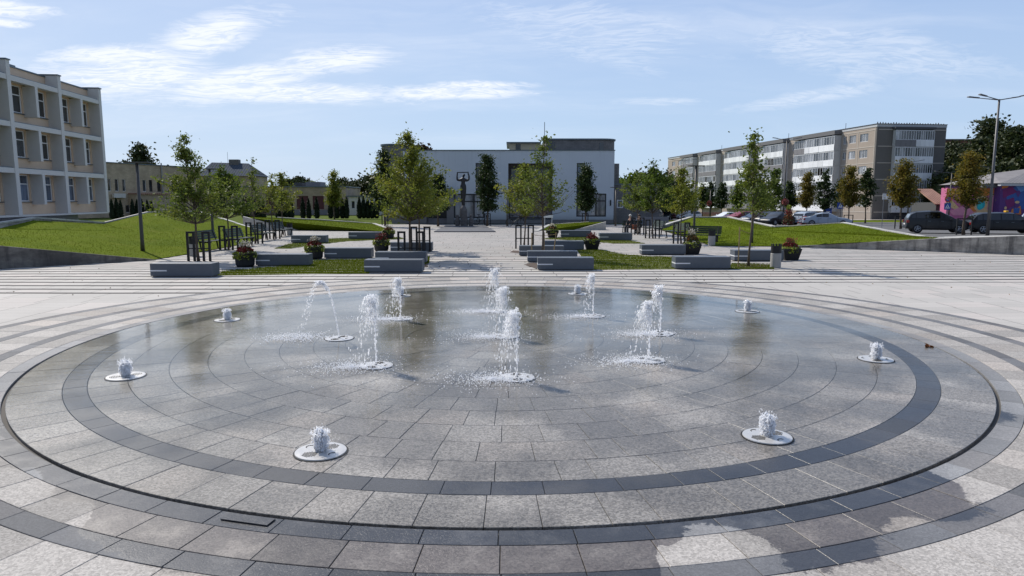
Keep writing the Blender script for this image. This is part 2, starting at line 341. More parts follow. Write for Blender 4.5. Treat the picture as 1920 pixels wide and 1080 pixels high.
# plaza paving: light slabs in rows, dark strips between them
m, q = newmat('plaza_paving'); v = q.pos(); x, y, z = q.xyz(v)
wob = q.m('MULTIPLY', q.m('SUBTRACT', q.noise(q.scale(v, (.25, .1, 1)), 1.0, 2, .5), .5), .34)
yr = q.m('ADD', q.m('SUBTRACT', y, .04), q.m('MULTIPLY', wob, q.ramp(q.m('ABSOLUTE', x), 7, 13)))
yd = q.m('DIVIDE', yr, .76); fy = q.m('FRACT', yd); row = q.m('FLOOR', yd)
lim = q.ramp(x, -8, 10, 17.0, 19.9)
strip = q.m('MULTIPLY', q.m('LESS_THAN', fy, .30), q.m('GREATER_THAN', y, lim))
rh = q.n('ShaderNodeTexWhiteNoise', noise_dimensions='1D'); q.set(rh.inputs['W'], row); rh = rh.outputs[0]
xd = q.m('ADD', q.m('DIVIDE', x, 1.1), q.m('MULTIPLY', rh, 3.7)); fx = q.m('FRACT', xd)
cj = q.m('LESS_THAN', fx, .022)
fh = q.m('FRACT', q.m('DIVIDE', yr, .38)); hj = q.m('LESS_THAN', fh, .03)
jn = q.m('MAXIMUM', q.m('MULTIPLY', cj, .75), q.m('MULTIPLY', q.m('MULTIPLY', hj, q.m('LESS_THAN', y, lim)), .45))
cell = q.n('ShaderNodeTexWhiteNoise', noise_dimensions='2D'); q.set(cell.inputs['Vector'], q.comb(q.m('FLOOR', xd), row, 0)); cell = cell.outputs[0]
n1 = q.noise(v, .6, 6, .65); n2 = q.noise(v, 30, 3, .7); n3 = q.noise(q.scale(v, (.6, 2, 1)), 2.2, 6, .75)
k = q.m('ADD', q.m('ADD', .93, q.m('MULTIPLY', cell, .14)), q.m('ADD', q.m('MULTIPLY', q.m('SUBTRACT', n1, .5), .3), q.m('MULTIPLY', q.m('SUBTRACT', n2, .5), .3)))
c = q.scale(q.mix(q.ramp(cell, .6, 1), (.445, .42, .385), (.455, .415, .38)), q.comb(k, k, k))
c = q.mix(q.ramp(n3, .62, .8, 0, .35), c, (.22, .20, .18))
sk = q.m('ADD', .8, q.m('MULTIPLY', n2, .4))
c = q.mix(strip, c, q.scale(q.comb(.045, .042, .04), q.comb(sk, sk, sk)))
c = q.mix(jn, c, (.10, .09, .082))
hh = q.m('SUBTRACT', 1, q.m('MAXIMUM', q.m('MULTIPLY', strip, .7), jn))
finish(q, c, .8, 0, q.bump(q.m('ADD', hh, q.m('MULTIPLY', n2, .15)), .012, .6), .3)
# bench granite
m, q = newmat('bench_granite'); v = q.obj()
n1 = q.noise(v, 4, 5, .7); n2 = q.noise(v, 90, 2, .7)
k = q.m('ADD', q.m('ADD', .78, q.m('MULTIPLY', n1, .35)), q.m('MULTIPLY', q.m('SUBTRACT', n2, .5), .5))
finish(q, q.scale(q.comb(.115, .132, .155), q.comb(k, k, k)), .5, 0, q.bump(n2, .002, .5), .4)
# ------------------------------------------------------------------ terrain and pixel helpers
def sst(x, a, b):
    t = max(0, min(1, (x - a) / (b - a))); return t * t * (3 - 2 * t)
def terr(X, Y):
    return -.0155 * max(0, min(Y - 46, 100)) * sst(X, 13, 24)
def ray(px, py):
    u = (px - 960) / F; v = (540 - py) / F
    return Vector((u, cos(PITCH) + v * sin(PITCH), -sin(PITCH) + v * cos(PITCH)))
def gp(px, py, h=0.0):
    d = ray(px, py); t = (h - EYE) / d.z
    return Vector((d.x * t, d.y * t, h))
def tp(px, py):
    d = ray(px, py); t = 1.0
    for i in range(60):
        P = d * t; g = terr(P.x, P.y); t = (g - EYE) / d.z
    return Vector((d.x * t, d.y * t, terr(d.x * t, d.y * t)))
def dp(px, py, Y):
    d = ray(px, py); t = Y / d.y
    return Vector((d.x * t, Y, EYE + d.z * t))
def mpp(P): return (P.y * cos(PITCH) + (EYE - P.z) * sin(PITCH)) / F
# ------------------------------------------------------------------ mesh helper
class MB:
    def __init__(s): s.v = []; s.f = []
    def add(s, vs, fs):
        o = len(s.v); s.v += [tuple(a) for a in vs]; s.f += [tuple(i + o for i in f) for f in fs]; return s
    def box(s, a, b, f=None):
        x0, y0, z0 = a; x1, y1, z1 = b
        vs = [(x0, y0, z0), (x1, y0, z0), (x1, y1, z0), (x0, y1, z0), (x0, y0, z1), (x1, y0, z1), (x1, y1, z1), (x0, y1, z1)]
        if f: vs = [f(*p) for p in vs]
        return s.add(vs, [(0, 3, 2, 1), (4, 5, 6, 7), (0, 1, 5, 4), (1, 2, 6, 5), (2, 3, 7, 6), (3, 0, 4, 7)])
    def prism(s, pts, z0, z1):
        n = len(pts); zz = lambda z, i: z[i] if isinstance(z, (list, tuple)) else z
        vs = [(p[0], p[1], zz(z0, i)) for i, p in enumerate(pts)] + [(p[0], p[1], zz(z1, i)) for i, p in enumerate(pts)]
        return s.add(vs, [tuple(range(n))[::-1], tuple(range(n, 2 * n))] + [(i, (i + 1) % n, n + (i + 1) % n, n + i) for i in range(n)])
    def tube(s, pts, rad, n=6, cap=True):
        pts = [Vector(p) for p in pts]
        if not isinstance(rad, (list, tuple)): rad = [rad] * len(pts)
        o = len(s.v); ref = None
        for i, p in enumerate(pts):
            d = (pts[min(i + 1, len(pts) - 1)] - pts[max(i - 1, 0)])
            if d.length < 1e-9: d = Vector((0, 0, 1))
            d.normalize()
            if ref is None: ref = Vector((1, 0, 0)) if abs(d.x) < .8 else Vector((0, 1, 0))
            a = (ref - d * ref.dot(d)).normalized(); b = d.cross(a); ref = a
            for k in range(n):
                t = 2 * pi * k / n; s.v.append(tuple(p + (a * cos(t) + b * sin(t)) * rad[i]))
        for i in range(len(pts) - 1):
            for k in range(n):
                s.f.append((o + i * n + k, o + i * n + (k + 1) % n, o + (i + 1) * n + (k + 1) % n, o + (i + 1) * n + k))
        if cap:
            s.f.append(tuple(o + k for k in range(n))[::-1]); s.f.append(tuple(o + (len(pts) - 1) * n + k for k in range(n)))
        return s
    def lathe(s, prof, n=16, c=(0, 0)):
        o = len(s.v)
        for r, z in prof:
            for k in range(n): s.v.append((c[0] + r * cos(2 * pi * k / n), c[1] + r * sin(2 * pi * k / n), z))
        m = len(prof)
        for i in range(m - 1):
            for k in range(n): s.f.append((o + i * n + k, o + i * n + (k + 1) % n, o + (i + 1) * n + (k + 1) % n, o + (i + 1) * n + k))
        s.f.append(tuple(o + k for k in range(n))[::-1]); s.f.append(tuple(o + (m - 1) * n + k for k in range(n)))
        return s
    def ico(s, c, r, st=None, ax=None):
        t = 1.618; k = r / 1.902
        vs = [(-1, t, 0), (1, t, 0), (-1, -t, 0), (1, -t, 0), (0, -1, t), (0, 1, t), (0, -1, -t), (0, 1, -t), (t, 0, -1), (t, 0, 1), (-t, 0, -1), (-t, 0, 1)]
        fs = [(0, 11, 5), (0, 5, 1), (0, 1, 7), (0, 7, 10), (0, 10, 11), (1, 5, 9), (5, 11, 4), (11, 10, 2), (10, 7, 6), (7, 1, 8), (3, 9, 4), (3, 4, 2), (3, 2, 6), (3, 6, 8), (3, 8, 9), (4, 9, 5), (2, 4, 11), (6, 2, 10), (8, 6, 7), (9, 8, 1)]
        out = []
        for a in vs:
            p = Vector(a) * k
            if ax is not None: p = p + ax * (p.dot(ax) * (st - 1))
            out.append((p.x + c[0], p.y + c[1], p.z + c[2]))
        return s.add(out, fs)
    def leaf(s, c, size):
        a = Vector((G(0, 1), G(0, 1), G(0, .8))).normalized(); b = a.cross(Vector((G(0, 1), G(0, 1), G(0, 1)))).normalized()
        c = Vector(c); a *= size * .62; b *= size * .4
        return s.add([c - a, c + b * .9 - a * .1, c + a, c - b * .9 - a * .1], [(0, 1, 2, 3)])
    def wall(s, x0, x1, z0, z1, holes, y0, y1):
        """wall in the XZ plane, front face at y0, back at y1, rectangular openings with reveals"""
        xs = sorted({x0, x1, *[h[0] for h in holes], *[h[1] for h in holes]}); zs = sorted({z0, z1, *[h[2] for h in holes], *[h[3] for h in holes]})
        xs = [x for x in xs if x0 <= x <= x1]; zs = [z for z in zs if z0 <= z <= z1]
        solid = {}
        for i in range(len(xs) - 1):
            for j in range(len(zs) - 1):
                cx, cz = (xs[i] + xs[i + 1]) / 2, (zs[j] + zs[j + 1]) / 2
                solid[i, j] = not any(h[0] < cx < h[1] and h[2] < cz < h[3] for h in holes)
        for (i, j), so in solid.items():
            if not so: continue
            a, b, c, d = xs[i], xs[i + 1], zs[j], zs[j + 1]
            s.add([(a, y0, c), (b, y0, c), (b, y0, d), (a, y0, d)], [(0, 1, 2, 3)]); s.add([(a, y1, c), (b, y1, c), (b, y1, d), (a, y1, d)], [(3, 2, 1, 0)])
            for (di, dj, e) in ((-1, 0, ((a, c), (a, d))), (1, 0, ((b, c), (b, d))), (0, -1, ((a, c), (b, c))), (0, 1, ((a, d), (b, d)))):
                if not solid.get((i + di, j + dj), False):
                    (p, r), (p2, r2) = e
                    s.add([(p, y0, r), (p2, y0, r2), (p2, y1, r2), (p, y1, r)], [(0, 1, 2, 3)])
        return s
    def mesh(s, name, mat, fix=True, smooth=False):
        me = bpy.data.meshes.new(name); me.from_pydata(s.v, [], s.f)
        if fix:
            b = bmesh.new(); b.from_mesh(me); bmesh.ops.recalc_face_normals(b, faces=b.faces); b.to_mesh(me); b.free()
        if smooth: me.polygons.foreach_set('use_smooth', [True] * len(me.polygons))
        if mat: me.materials.append(MT[mat])
        return me
    def build(s, name, mat, parent=None, fix=True, smooth=False, loc=None, bevel=0):
        o = bpy.data.objects.new(name, s.mesh(name, mat, fix, smooth)); col.objects.link(o)
        if parent: o.parent = parent
        if loc is not None: o.location = loc
        if mat in ('water_drop', 'water_foam') or name in ('crown', 'limbs', 'trailing_leaves', 'dark_leaves', 'red_flowers', 'pale_flowers', 'stems', 'blooms') or name.endswith('_tier'): o['kind'] = 'stuff'
        if bevel:
            md = o.modifiers.new('bevel', 'BEVEL'); md.width = bevel; md.segments = 2; md.limit_method = 'ANGLE'
        return o
def tag(o, label=None, cat=None, group=None, kind=None):
    if label: o['label'] = label
    if cat: o['category'] = cat
    if group: o['group'] = group
    if kind: o['kind'] = kind
    return o
def thing(name, label, cat, loc=(0, 0, 0), rz=0, group=None):
    o = bpy.data.objects.new(name, None); col.objects.link(o); o.location = loc; o.rotation_euler = (0, 0, rz); o.empty_display_size = .3
    return tag(o, label, cat, group)
def struct(mb, name, mat, fix=True): return tag(mb.build(name, mat, None, fix), kind='structure')
def copy_tree(o, label, loc=None, rz=None, parent=None):
    kids = [c for c in bpy.data.objects if c.parent == o]
    c = o.copy(); col.objects.link(c); c.parent = parent
    if label: c['label'] = label
    if loc is not None: c.location = loc
    if rz is not None: c.rotation_euler = (0, 0, rz)
    for k in kids: copy_tree(k, None, parent=c)
    return c
def child(parent, name, me, loc=None, rz=0):
    o = bpy.data.objects.new(name, me); col.objects.link(o); o.parent = parent
    if loc is not None: o.location = loc
    if rz: o.rotation_euler = (0, 0, rz)
    return o
# ================================================================== GROUND
def grid(x0, x1, y0, y1, nx, ny, dz, f=terr, hole=None):
    b = MB(); 
    for j in range(ny + 1):
        for i in range(nx + 1):
            X = x0 + (x1 - x0) * i / nx; Y = y0 + (y1 - y0) * j / ny
            b.v.append((X, Y, f(X, Y) + dz))
    for j in range(ny):
        for i in range(nx):
            a = j * (nx + 1) + i; b.f.append((a, a + 1, a + nx + 2, a + nx + 1))
    return b
g = MB()
xs = [-900, -300, -120, -60, -30, 0, 12, 14, 16, 18, 20, 22, 24, 26, 30, 60, 120, 300, 900]; ys = [-60, -10, 0, 46, 50, 56, 62, 70, 80, 100, 120, 146, 200, 300, 600, 1400]
for Y in ys:
    for X in xs: g.v.append((X, Y, terr(X, Y) - .06))
for j in range(len(ys) - 1):
    for i in range(len(xs) - 1):
        a = j * len(xs) + i; g.f.append((a, a + 1, a + len(xs) + 1, a + len(xs)))
struct(g, 'ground', 'field')
# plaza sheet with a round hole for the basin
b = bmesh.new()
outer = [(-46, -4), (46, -4), (46, 44.5), (11.5, 44.5), (11.5, 66), (-13, 66), (-13, 57), (-46, 57)]
RO = 9.64; nseg = 96
vo_ = [b.verts.new((x, y, 0)) for x, y in outer]; eo = [b.edges.new((vo_[i], vo_[(i + 1) % len(vo_)])) for i in range(len(vo_))]
vi_ = [b.verts.new((CX + RO * cos(2 * pi * k / nseg), CY + RO * sin(2 * pi * k / nseg), 0)) for k in range(nseg)]; ei = [b.edges.new((vi_[i], vi_[(i + 1) % nseg])) for i in range(nseg)]
bmesh.ops.triangle_fill(b, edges=eo + ei, use_beauty=True)
me = bpy.data.meshes.new('plaza'); b.to_mesh(me); b.free(); me.materials.append(MT['plaza_paving'])
if me.polygons[0].normal.z < 0: me.flip_normals()
plaza = bpy.data.objects.new('plaza', me); col.objects.link(plaza); tag(plaza, kind='structure')
struct(grid(11.5, 150, 44.5, 150, 60, 50, -.02), 'car_park', 'asphalt')
pv = MB()
for (x0, x1, y0, y1) in ((22, 150, 112, 116),): pv = grid(x0, x1, y0, y1, 40, 2, .08)
struct(pv, 'pavement', 'panel_band')
vg = grid(20, 150, 96, 111.5, 40, 4, .0); struct(vg, 'verge', 'lawn')
# base under the slabs
b = MB(); n = 96
b.v = [(CX, CY, -.035)] + [(CX + 9.66 * cos(2 * pi * k / n), CY + 9.66 * sin(2 * pi * k / n), -.035) for k in range(n)]; b.f = [(0, k + 1, (k + 1) % n + 1) for k in range(n)]
struct(b, 'basin_bed', 'joint_dark')
def toned(b, name, mat, parent):
    o = b.build(name, mat, parent, False); o['kind'] = 'stuff'
    at_ = o.data.attributes.new('tone', 'FLOAT', 'FACE'); at_.data.foreach_set('value', b.tone); return o
def addtone(b, mb):
    if not hasattr(b, 'tone'): b.tone = []
    b.add(mb.v, mb.f); b.tone += [R()] * len(mb.f)
def slab_mb(r0, r1, a0, a1, z, gap=.0028, th=.034, seg=3):
    """curved granite slab between two radii and two angles; chamfered upper edge"""
    b = MB(); ch = .003; L = []
    for (e, zz) in ((0, z - th), (0, z - ch), (ch, z)):
        ring = []
        for rad, rev in ((r0 + gap + e, False), (r1 - gap - e, True)):
            ga = (gap + e) / max(rad, .3)
            arr = [a0 + ga + (a1 - a0 - 2 * ga) * i / seg for i in range(seg + 1)]
            if rev: arr = arr[::-1]
            ring += [(CX + rad * cos(t), CY + rad * sin(t), zz) for t in arr]
        L.append(ring)
    m = len(L[0])
    for ring in L: b.v += ring
    for l in range(2):
        for i in range(m): b.f.append((l * m + i, l * m + (i + 1) % m, (l + 1) * m + (i + 1) % m, (l + 1) * m + i))
    for i in range(seg): b.f.append((2 * m + i, 2 * m + i + 1, 2 * m + m - 2 - i, 2 * m + m - 1 - i))
    return b
basin = thing('fountain_basin', 'round wet granite fountain basin flush with the plaza, with a dark inner ring', 'fountain basin')
rings = [(0, .24, 1), (.24, .72, 7), (.72, 1.2, 13), (1.2, 1.72, 20), (1.72, 2.2, 27), (2.2, 2.71, 33), (2.71, 3.22, 40), (3.22, 3.74, 46), (3.74, 4.25, 53), (4.25, 4.76, 60), (4.76, 5.27, 67), (5.27, 5.78, 74), (5.78, 6.24, 80), (6.24, 6.51, 80), (6.51, 7.075, 88)]
rest = MB(); rest2 = MB(); slabs = []
for (r0, r1, nn) in rings:
    off = U(0, 6.28)
    cuts = [off + 2 * pi * (k + U(-.22, .22) * (nn > 12)) / nn for k in range(nn)]
    for k in range(nn):
        a0 = cuts[k]; a1 = cuts[(k + 1) % nn] + (2 * pi if k == nn - 1 else 0)
        if nn == 1: a0, a1 = 0, 2 * pi
        am = (a0 + a1) / 2; rm = (r0 + r1) / 2
        Yc = CY + rm * sin(am); slabs.append((Yc, r0, r1, a0, a1, nn))
slabs.sort()
for i, (Yc, r0, r1, a0, a1, nn) in enumerate(slabs):
    mb = slab_mb(max(r0, .055), r1, a0, a1, G(0, .0007), seg=(24 if nn == 1 else 10 if nn < 10 else 3))
    dk = 6.2 < r0 < 6.3
    if i < 296: mb.build('paving_slab', 'granite_basin_dark' if dk else 'granite_basin', basin, False)
    else: addtone(rest2 if dk else rest, mb)
toned(rest, 'paving_slab', 'granite_basin', basin); toned(rest2, 'paving_slab', 'granite_basin_dark', basin)
# rings of slabs round the basin
outer_rings = thing('ring_paving', 'rings of pale granite slabs with three dark bands around the fountain basin', 'paving')
outer_rings['kind'] = 'structure'; del outer_rings['category']
cnt = 0; restd = {'granite_outer': MB(), 'granite_outer_dark': MB(), 'granite_rim': MB()}
ringlist = [(7.115, 7.34, 82, 2), (7.34, 7.71, 86, 0), (7.71, 7.93, 88, 1), (7.93, 8.55, 92, 0), (8.55, 8.77, 92, 1), (8.77, 9.42, 100, 0), (9.42, 9.63, 104, 1)]
sl = []
for (r0, r1, nn, dk) in ringlist:
    off = U(0, 6)
    for k in range(nn):
        a0 = off + 2 * pi * k / nn; sl.append((CY + (r0 + r1) / 2 * sin(a0 + pi / nn), r0, r1, a0, a0 + 2 * pi / nn, dk))
sl.sort(key=lambda t: t[0])
for i, (Yc, r0, r1, a0, a1, dk) in enumerate(sl):
    mt = ('granite_outer', 'granite_outer_dark', 'granite_rim')[dk]; mb = slab_mb(r0, r1, a0, a1, G(0, .0007), th=.03)
    X = CX + (r0 + r1) / 2 * cos((a0 + a1) / 2)
    if Yc < 3.3 or (Yc < 9 and abs(X) > Yc * .76 + 1): addtone(restd[mt], mb); continue
    if cnt < 290: mb.build('paving_slab', mt, outer_rings, False); cnt += 1
    else: addtone(restd[mt], mb)
for k_, mb in restd.items(): toned(mb, 'paving_slab', k_, outer_rings)
# access cover in the first dark ring
b = MB(); P = gp(465, 975); b.box((-.20, -.055, 0), (.20, .055, .008)); ac = b.build('drain_cover', 'granite_outer_dark', None, loc=(P.x, P.y, .003)); ac.rotation_euler = (0, 0, atan2(P.y - CY, P.x - CX) + pi / 2)
tag(ac, 'small rectangular stone access cover in the dark band at the near left of the basin', 'drain cover')
# water film
b = MB(); n = 128
b.v = [(CX, CY, .0065)] + [(CX + 7.075 * cos(2 * pi * k / n), CY + 7.075 * sin(2 * pi * k / n), .0065) for k in range(n)]; b.f = [(0, k + 1, (k + 1) % n + 1) for k in range(n)]
struct(b, 'water', 'water_film', False)
# ================================================================== LAWNS, WALLS, COPINGS
def surf(pts, tris, name, mat, label, cat=None, stuff=False, blades=0, skirt=True):
    b = MB(); b.add(pts, tris)
    me = b.mesh(name, mat, False)
    bb = bmesh.new(); bb.from_mesh(me)
    bmesh.ops.subdivide_edges(bb, edges=bb.edges, cuts=5, use_grid_fill=True)
    for v in bb.verts:
        if not v.is_boundary: v.co.z += G(0, .006)
    bmesh.ops.recalc_face_normals(bb, faces=bb.faces)
    if sum(f.normal.z for f in bb.faces) < 0: bmesh.ops.reverse_faces(bb, faces=bb.faces)
    bb.to_mesh(me); bb.free()
    o = bpy.data.objects.new(name, me); col.objects.link(o); o['kind'] = 'structure'
    return o
def blades(name, pts, tris, n, h, strip=False, label='', dens=None):
    b = MB(); areas = []
    for t in tris:
        A, B, C = (Vector(pts[i]) for i in t[:3]); areas.append(((B - A).cross(C - A)).length)
    T = sum(areas)
    for t, a in zip(tris, areas):
        A, B, C = (Vector(pts[i]) for i in t[:3])
        for k in range(int(n * a / T)):
            u, v = R(), R()
            if u + v > 1: u, v = 1 - u, 1 - v
            p = A + (B - A) * u + (C - A) * v
            if strip and ((p.y - .04) / .76) % 1 < .17: continue
            hh = h * U(.5, 1.3); w_ = h * .16; an = U(0, pi); dx_, dy_ = cos(an) * w_, sin(an) * w_
            b.add([(p.x - dx_, p.y - dy_, p.z - .01), (p.x + dx_, p.y + dy_, p.z - .01), (p.x + G(0, h * .3), p.y + G(0, h * .3), p.z + hh)], [(0, 1, 2)])
    o = b.build(name, 'grass_blade', None, False); o['kind'] = 'stuff'
    return o
def fan(n): return [(0, i, i + 1) for i in range(1, n - 1)]
# left front lawn
LL = [(-17.75, 24.0, .76), (-14.2, 27.25, .02), (-14.1, 30.2, .03), (-14.3, 37.3, .03), (-15.2, 42, .03), (-18.1, 50.5, .05),
      tuple(dp(372, 398, 52)), tuple(dp(277, 399, 47)), tuple(dp(195, 420, 45)), tuple(dp(63, 413, 40)), tuple(dp(0, 428, 37)), (-60, 32, 1.2), (-60, 24, 1.6), (-29.0, 13.6, 2.2)]
cen = (-20.5, 38, .62)
LLp = [cen] + LL; LLt = [(0, i, i % len(LL) + 1) for i in range(1, len(LL) + 1)]
surf(LLp, LLt, 'lawn', 'lawn', '')
blades('grass', LLp, LLt, 60000, .055)
# left concrete wedge wall
b = MB()
A = Vector((-29.0, 13.6)); Bq = Vector((-17.75, 24.0)); C = Vector((-14.15, 27.3)); nrm = Vector((.68, -.73)) * .16
def wedge(b, p, q_, hp, hq, nrm):
    b.prism([(p.x, p.y), (q_.x, q_.y), (q_.x + nrm.x, q_.y + nrm.y), (p.x + nrm.x, p.y + nrm.y)], -.05, [hp, hq, hq, hp])
wedge(b, A, Bq, 2.25, .79, nrm); wedge(b, Bq, C, .79, .03, nrm)
tag(b.build('retaining_wall', 'concrete_wall_dark'), 'stained dark concrete retaining wall tapering down along the left lawn', 'wall')
# stone edging helper
def coping(path, label, wdt=.32, h=.45, stone=1.0):
    root = thing('stone_edging', label, 'edging')
    body = MB()
    for (p, q_) in zip(path[:-1], path[1:]):
        p = Vector(p); q_ = Vector(q_); d = q_ - p; L = d.length; t = Vector((d.x, d.y, 0)).normalized(); s_ = Vector((-t.y, t.x, 0)) * wdt / 2
        a = [p - s_ * .8, q_ - s_ * .8, q_ + s_ * .8, p + s_ * .8]
        body.prism([(v.x, v.y) for v in a], [v.z - h - .4 for v in a], [v.z - .085 for v in a])
        k = max(1, int(L / stone))
        for i in range(k):
            m0 = p + d * (i / k) + t * .008; m1 = p + d * ((i + 1) / k) - t * .008
            s = MB(); j = U(-.012, .012)
            c4 = [m0 - s_, m1 - s_, m1 + s_, m0 + s_]
            s.prism([(v.x, v.y) for v in c4], [v.z - .085 for v in c4], [v.z + j for v in c4]); s.build('coping_stone', 'coping', root)
    body.build('wall_body', 'concrete_wall', root)
    return root
coping([dp(-60, 432, 35), dp(0, 416, 37.3), dp(63, 407, 40.3), dp(195, 416, 45.3)], 'pale stone edging zigzagging behind the left lawn under the three storey building', h=.5)
coping([dp(195, 416, 45.3), dp(277, 396.5, 47.3), dp(372, 395.5, 52.3)], 'pale stone edging over the crest of the left lawn below the brick building', h=.5)
coping([dp(372, 395.5, 52.3), (-18.4, 50.8, .12)], 'long stone edging sloping down to the path behind the left benches', h=.5)
# second left lawn
L2 = [(-21.0, 54, 1.0), (-16.5, 53.6, .04), (-9.7, 51.2, .03), (-10.3, 56.4, .03), (-12.4, 62, .2), (-21.5, 62, .72)]
surf(L2, fan(6), 'lawn', 'lawn', ''); blades('grass', L2, fan(6), 14000, .06)
b = MB(); wedge(b, Vector((-20.8, 54.0)), Vector((-16.5, 53.55)), 1.06, .03, Vector((-.02, -.25)))
tag(b.build('retaining_wall', 'coping'), 'light wedge shaped concrete wall beside the path at the far left lawn', 'wall')
coping([dp(520, 407, 62.2), dp(600, 411, 62.2), dp(701, 418.5, 62.2)], 'low dark stone edging in front of the clipped conifers', h=.4)
coping([dp(701, 418.5, 62.2), (-10.1, 56.4, .08), (-9.6, 52.2, .06)], 'short pale kerb at the right end of the far left lawn', h=.3)
# right lawn
RL = [(11.4, 52.8, .1), (10.8, 42, .03), (10.2, 35.4, .03), (14.6, 34.8, .06), tuple(dp(1560, 456.5, 33.6)), tuple(dp(1743, 448.5, 32.4)), tuple(dp(1760, 446, 35)), tuple(dp(1731, 444.5, 39)), tuple(dp(1660, 433, 43)), tuple(dp(1581, 418.5, 46)), tuple(dp(1480, 425.5, 50)), tuple(dp(1451, 426.5, 50)), tuple(dp(1365, 408.5, 56)), tuple(dp(1295, 408.5, 56))]
cen = (15.5, 44, .46); RLp = [cen] + RL; RLt = [(0, i, i % len(RL) + 1) for i in range(1, len(RL) + 1)]
surf(RLp, RLt, 'lawn', 'lawn', ''); blades('grass', RLp, RLt, 42000, .055)
coping([dp(1241, 422, 53.2), dp(1295.6, 406, 56.3), dp(1365.6, 406, 56.3)], 'pale stone edging climbing over the crest of the right lawn by the parked cars', h=.5)
coping([dp(1365.6, 406, 56.3), dp(1451, 424, 50.4), dp(1480, 423, 50.2), dp(1581, 416.6, 46.3)], 'rough pale stone edging dipping behind the right lawn beneath the pale saloon car', h=.6, wdt=.4)
coping([dp(1581, 416.6, 46.3), dp(1660, 431, 43.2), dp(1731, 443, 39.2), dp(1760, 444, 36)], 'rough pale stone edging sloping down towards the dark grey estate car', h=.6, wdt=.5)
b = MB(); P0 = Vector((13.4, 34.9)); P1 = Vector((14.7, 34.55)); P2 = gp(1743, 471); P3 = gp(1920, 477.5); P4 = Vector((36, 22.2))
nn_ = Vector((-.3, -.95)) * .18
h2 = dp(1743, 447.5, P2.y).z; h3 = dp(1920, 441.5, P3.y).z
wedge(b, P0, P1, .03, .10, nn_); wedge(b, P1, Vector((P2.x, P2.y)), .10, h2, nn_); wedge(b, Vector((P2.x, P2.y)), Vector((P3.x, P3.y)), h2, h3, nn_); wedge(b, Vector((P3.x, P3.y)), P4, h3, h3 + .2, nn_)
tag(b.build('retaining_wall', 'concrete_wall'), 'long weathered concrete retaining wall below the car park on the right', 'wall')
# fill behind the right wall: gravel strip level with the top of the wall
fp = [(P2.x, P2.y, h2 - .03), (P3.x, P3.y, h3 - .03), (P4.x, P4.y, h3 + .1), (40, 33, .6), tuple(dp(1920, 441, 36)), tuple(dp(1760, 445, 36))]
b = MB(); b.add(fp, fan(6)); struct(b, 'gravel_strip', 'coping')
coping([dp(1745, 444.3, 36.2), dp(1850, 442.5, 36.2), dp(1990, 439.5, 36.2)], 'rough pale stone edging on top of the long concrete wall by the black taxi', h=.4, wdt=.5)
# small lawn by the hall, right of the statue
L3 = [tuple(gp(1007, 432.5)), tuple(gp(1078, 431.3)), tuple(dp(1133.6, 416.5, 54.5)), tuple(dp(1101, 416.5, 60)), tuple(dp(1032, 421, 60))]
surf(L3, fan(5), 'lawn', 'lawn', ''); blades('grass', L3, fan(5), 5000, .06)
b = MB(); a = gp(1077, 431.3); c_ = gp(1135, 431.3); wedge(b, Vector((a.x, a.y)), Vector((c_.x, c_.y)), .03, dp(1134, 415.5, c_.y).z, Vector((0, -.3)))
tag(b.build('retaining_wall', 'coping'), 'small pale triangular concrete wall in front of the white hall', 'wall')
coping([gp(1005, 432.8, .05), dp(1032, 420.3, 60.3), dp(1104, 415.5, 60.3)], 'pale kerb around the little lawn in front of the white hall', h=.3)
# grass patches among the granite blocks
def px_poly(pp, z=.006): return [tuple(gp(a, c_, z)) for a, c_ in pp]
gpatches = [
    [(404, 516.5), (420, 508), (520, 499.5), (586, 488.5), (684, 485.5), (700, 492), (692, 512.5)],
    [(793, 497), (797, 483), (806, 481), (804, 494)],
    [(514, 466), (540, 457.5), (606, 447.5), (748, 444.5), (760, 448), (650, 452.5), (600, 458), (545, 466)],
    [(1082, 469.5), (1120, 467), (1170, 477), (1208, 480), (1262, 482), (1270, 505), (1108, 506)],
    [(1012, 448), (1050, 445), (1112, 444.5), (1146, 450.5), (1185, 451.5), (1210, 456.5), (1150, 456.5), (1095, 451.6)],
    [(1366, 504), (1372, 494), (1450, 496), (1452, 504)]]
for i, pp in enumerate(gpatches):
    P_ = px_poly(pp); b = MB(); b.add(P_, [tuple(range(len(P_)))])
    ob_ = bmesh.new(); me = b.mesh('grass_patch', 'lawn_strips', False); ob_.from_mesh(me); bmesh.ops.triangulate(ob_, faces=ob_.faces)
    tr_ = [tuple(v.index for v in f.verts) for f in ob_.faces]; ob_.free()
    o = bpy.data.objects.new('grass_bed', me); col.objects.link(o); o['kind'] = 'structure'
    blades('grass', P_, tr_, (16000, 900, 9000, 15000, 6000, 2600)[i], .055, True)
# soil squares round trees
for pp in ([(786, 500), (790, 490), (803, 490), (802, 500)], [(1006, 503.5), (982, 496), (1000, 492), (1012, 495)], [(956, 473), (962, 469.5), (976, 470), (976, 474.5)], [(1384, 500), (1388, 495), (1440, 495.5), (1438, 500.5)]):
    P_ = px_poly(pp, .012); b = MB(); b.add(P_, [tuple(range(len(P_)))]); struct(b, 'tree_pit', 'soil')
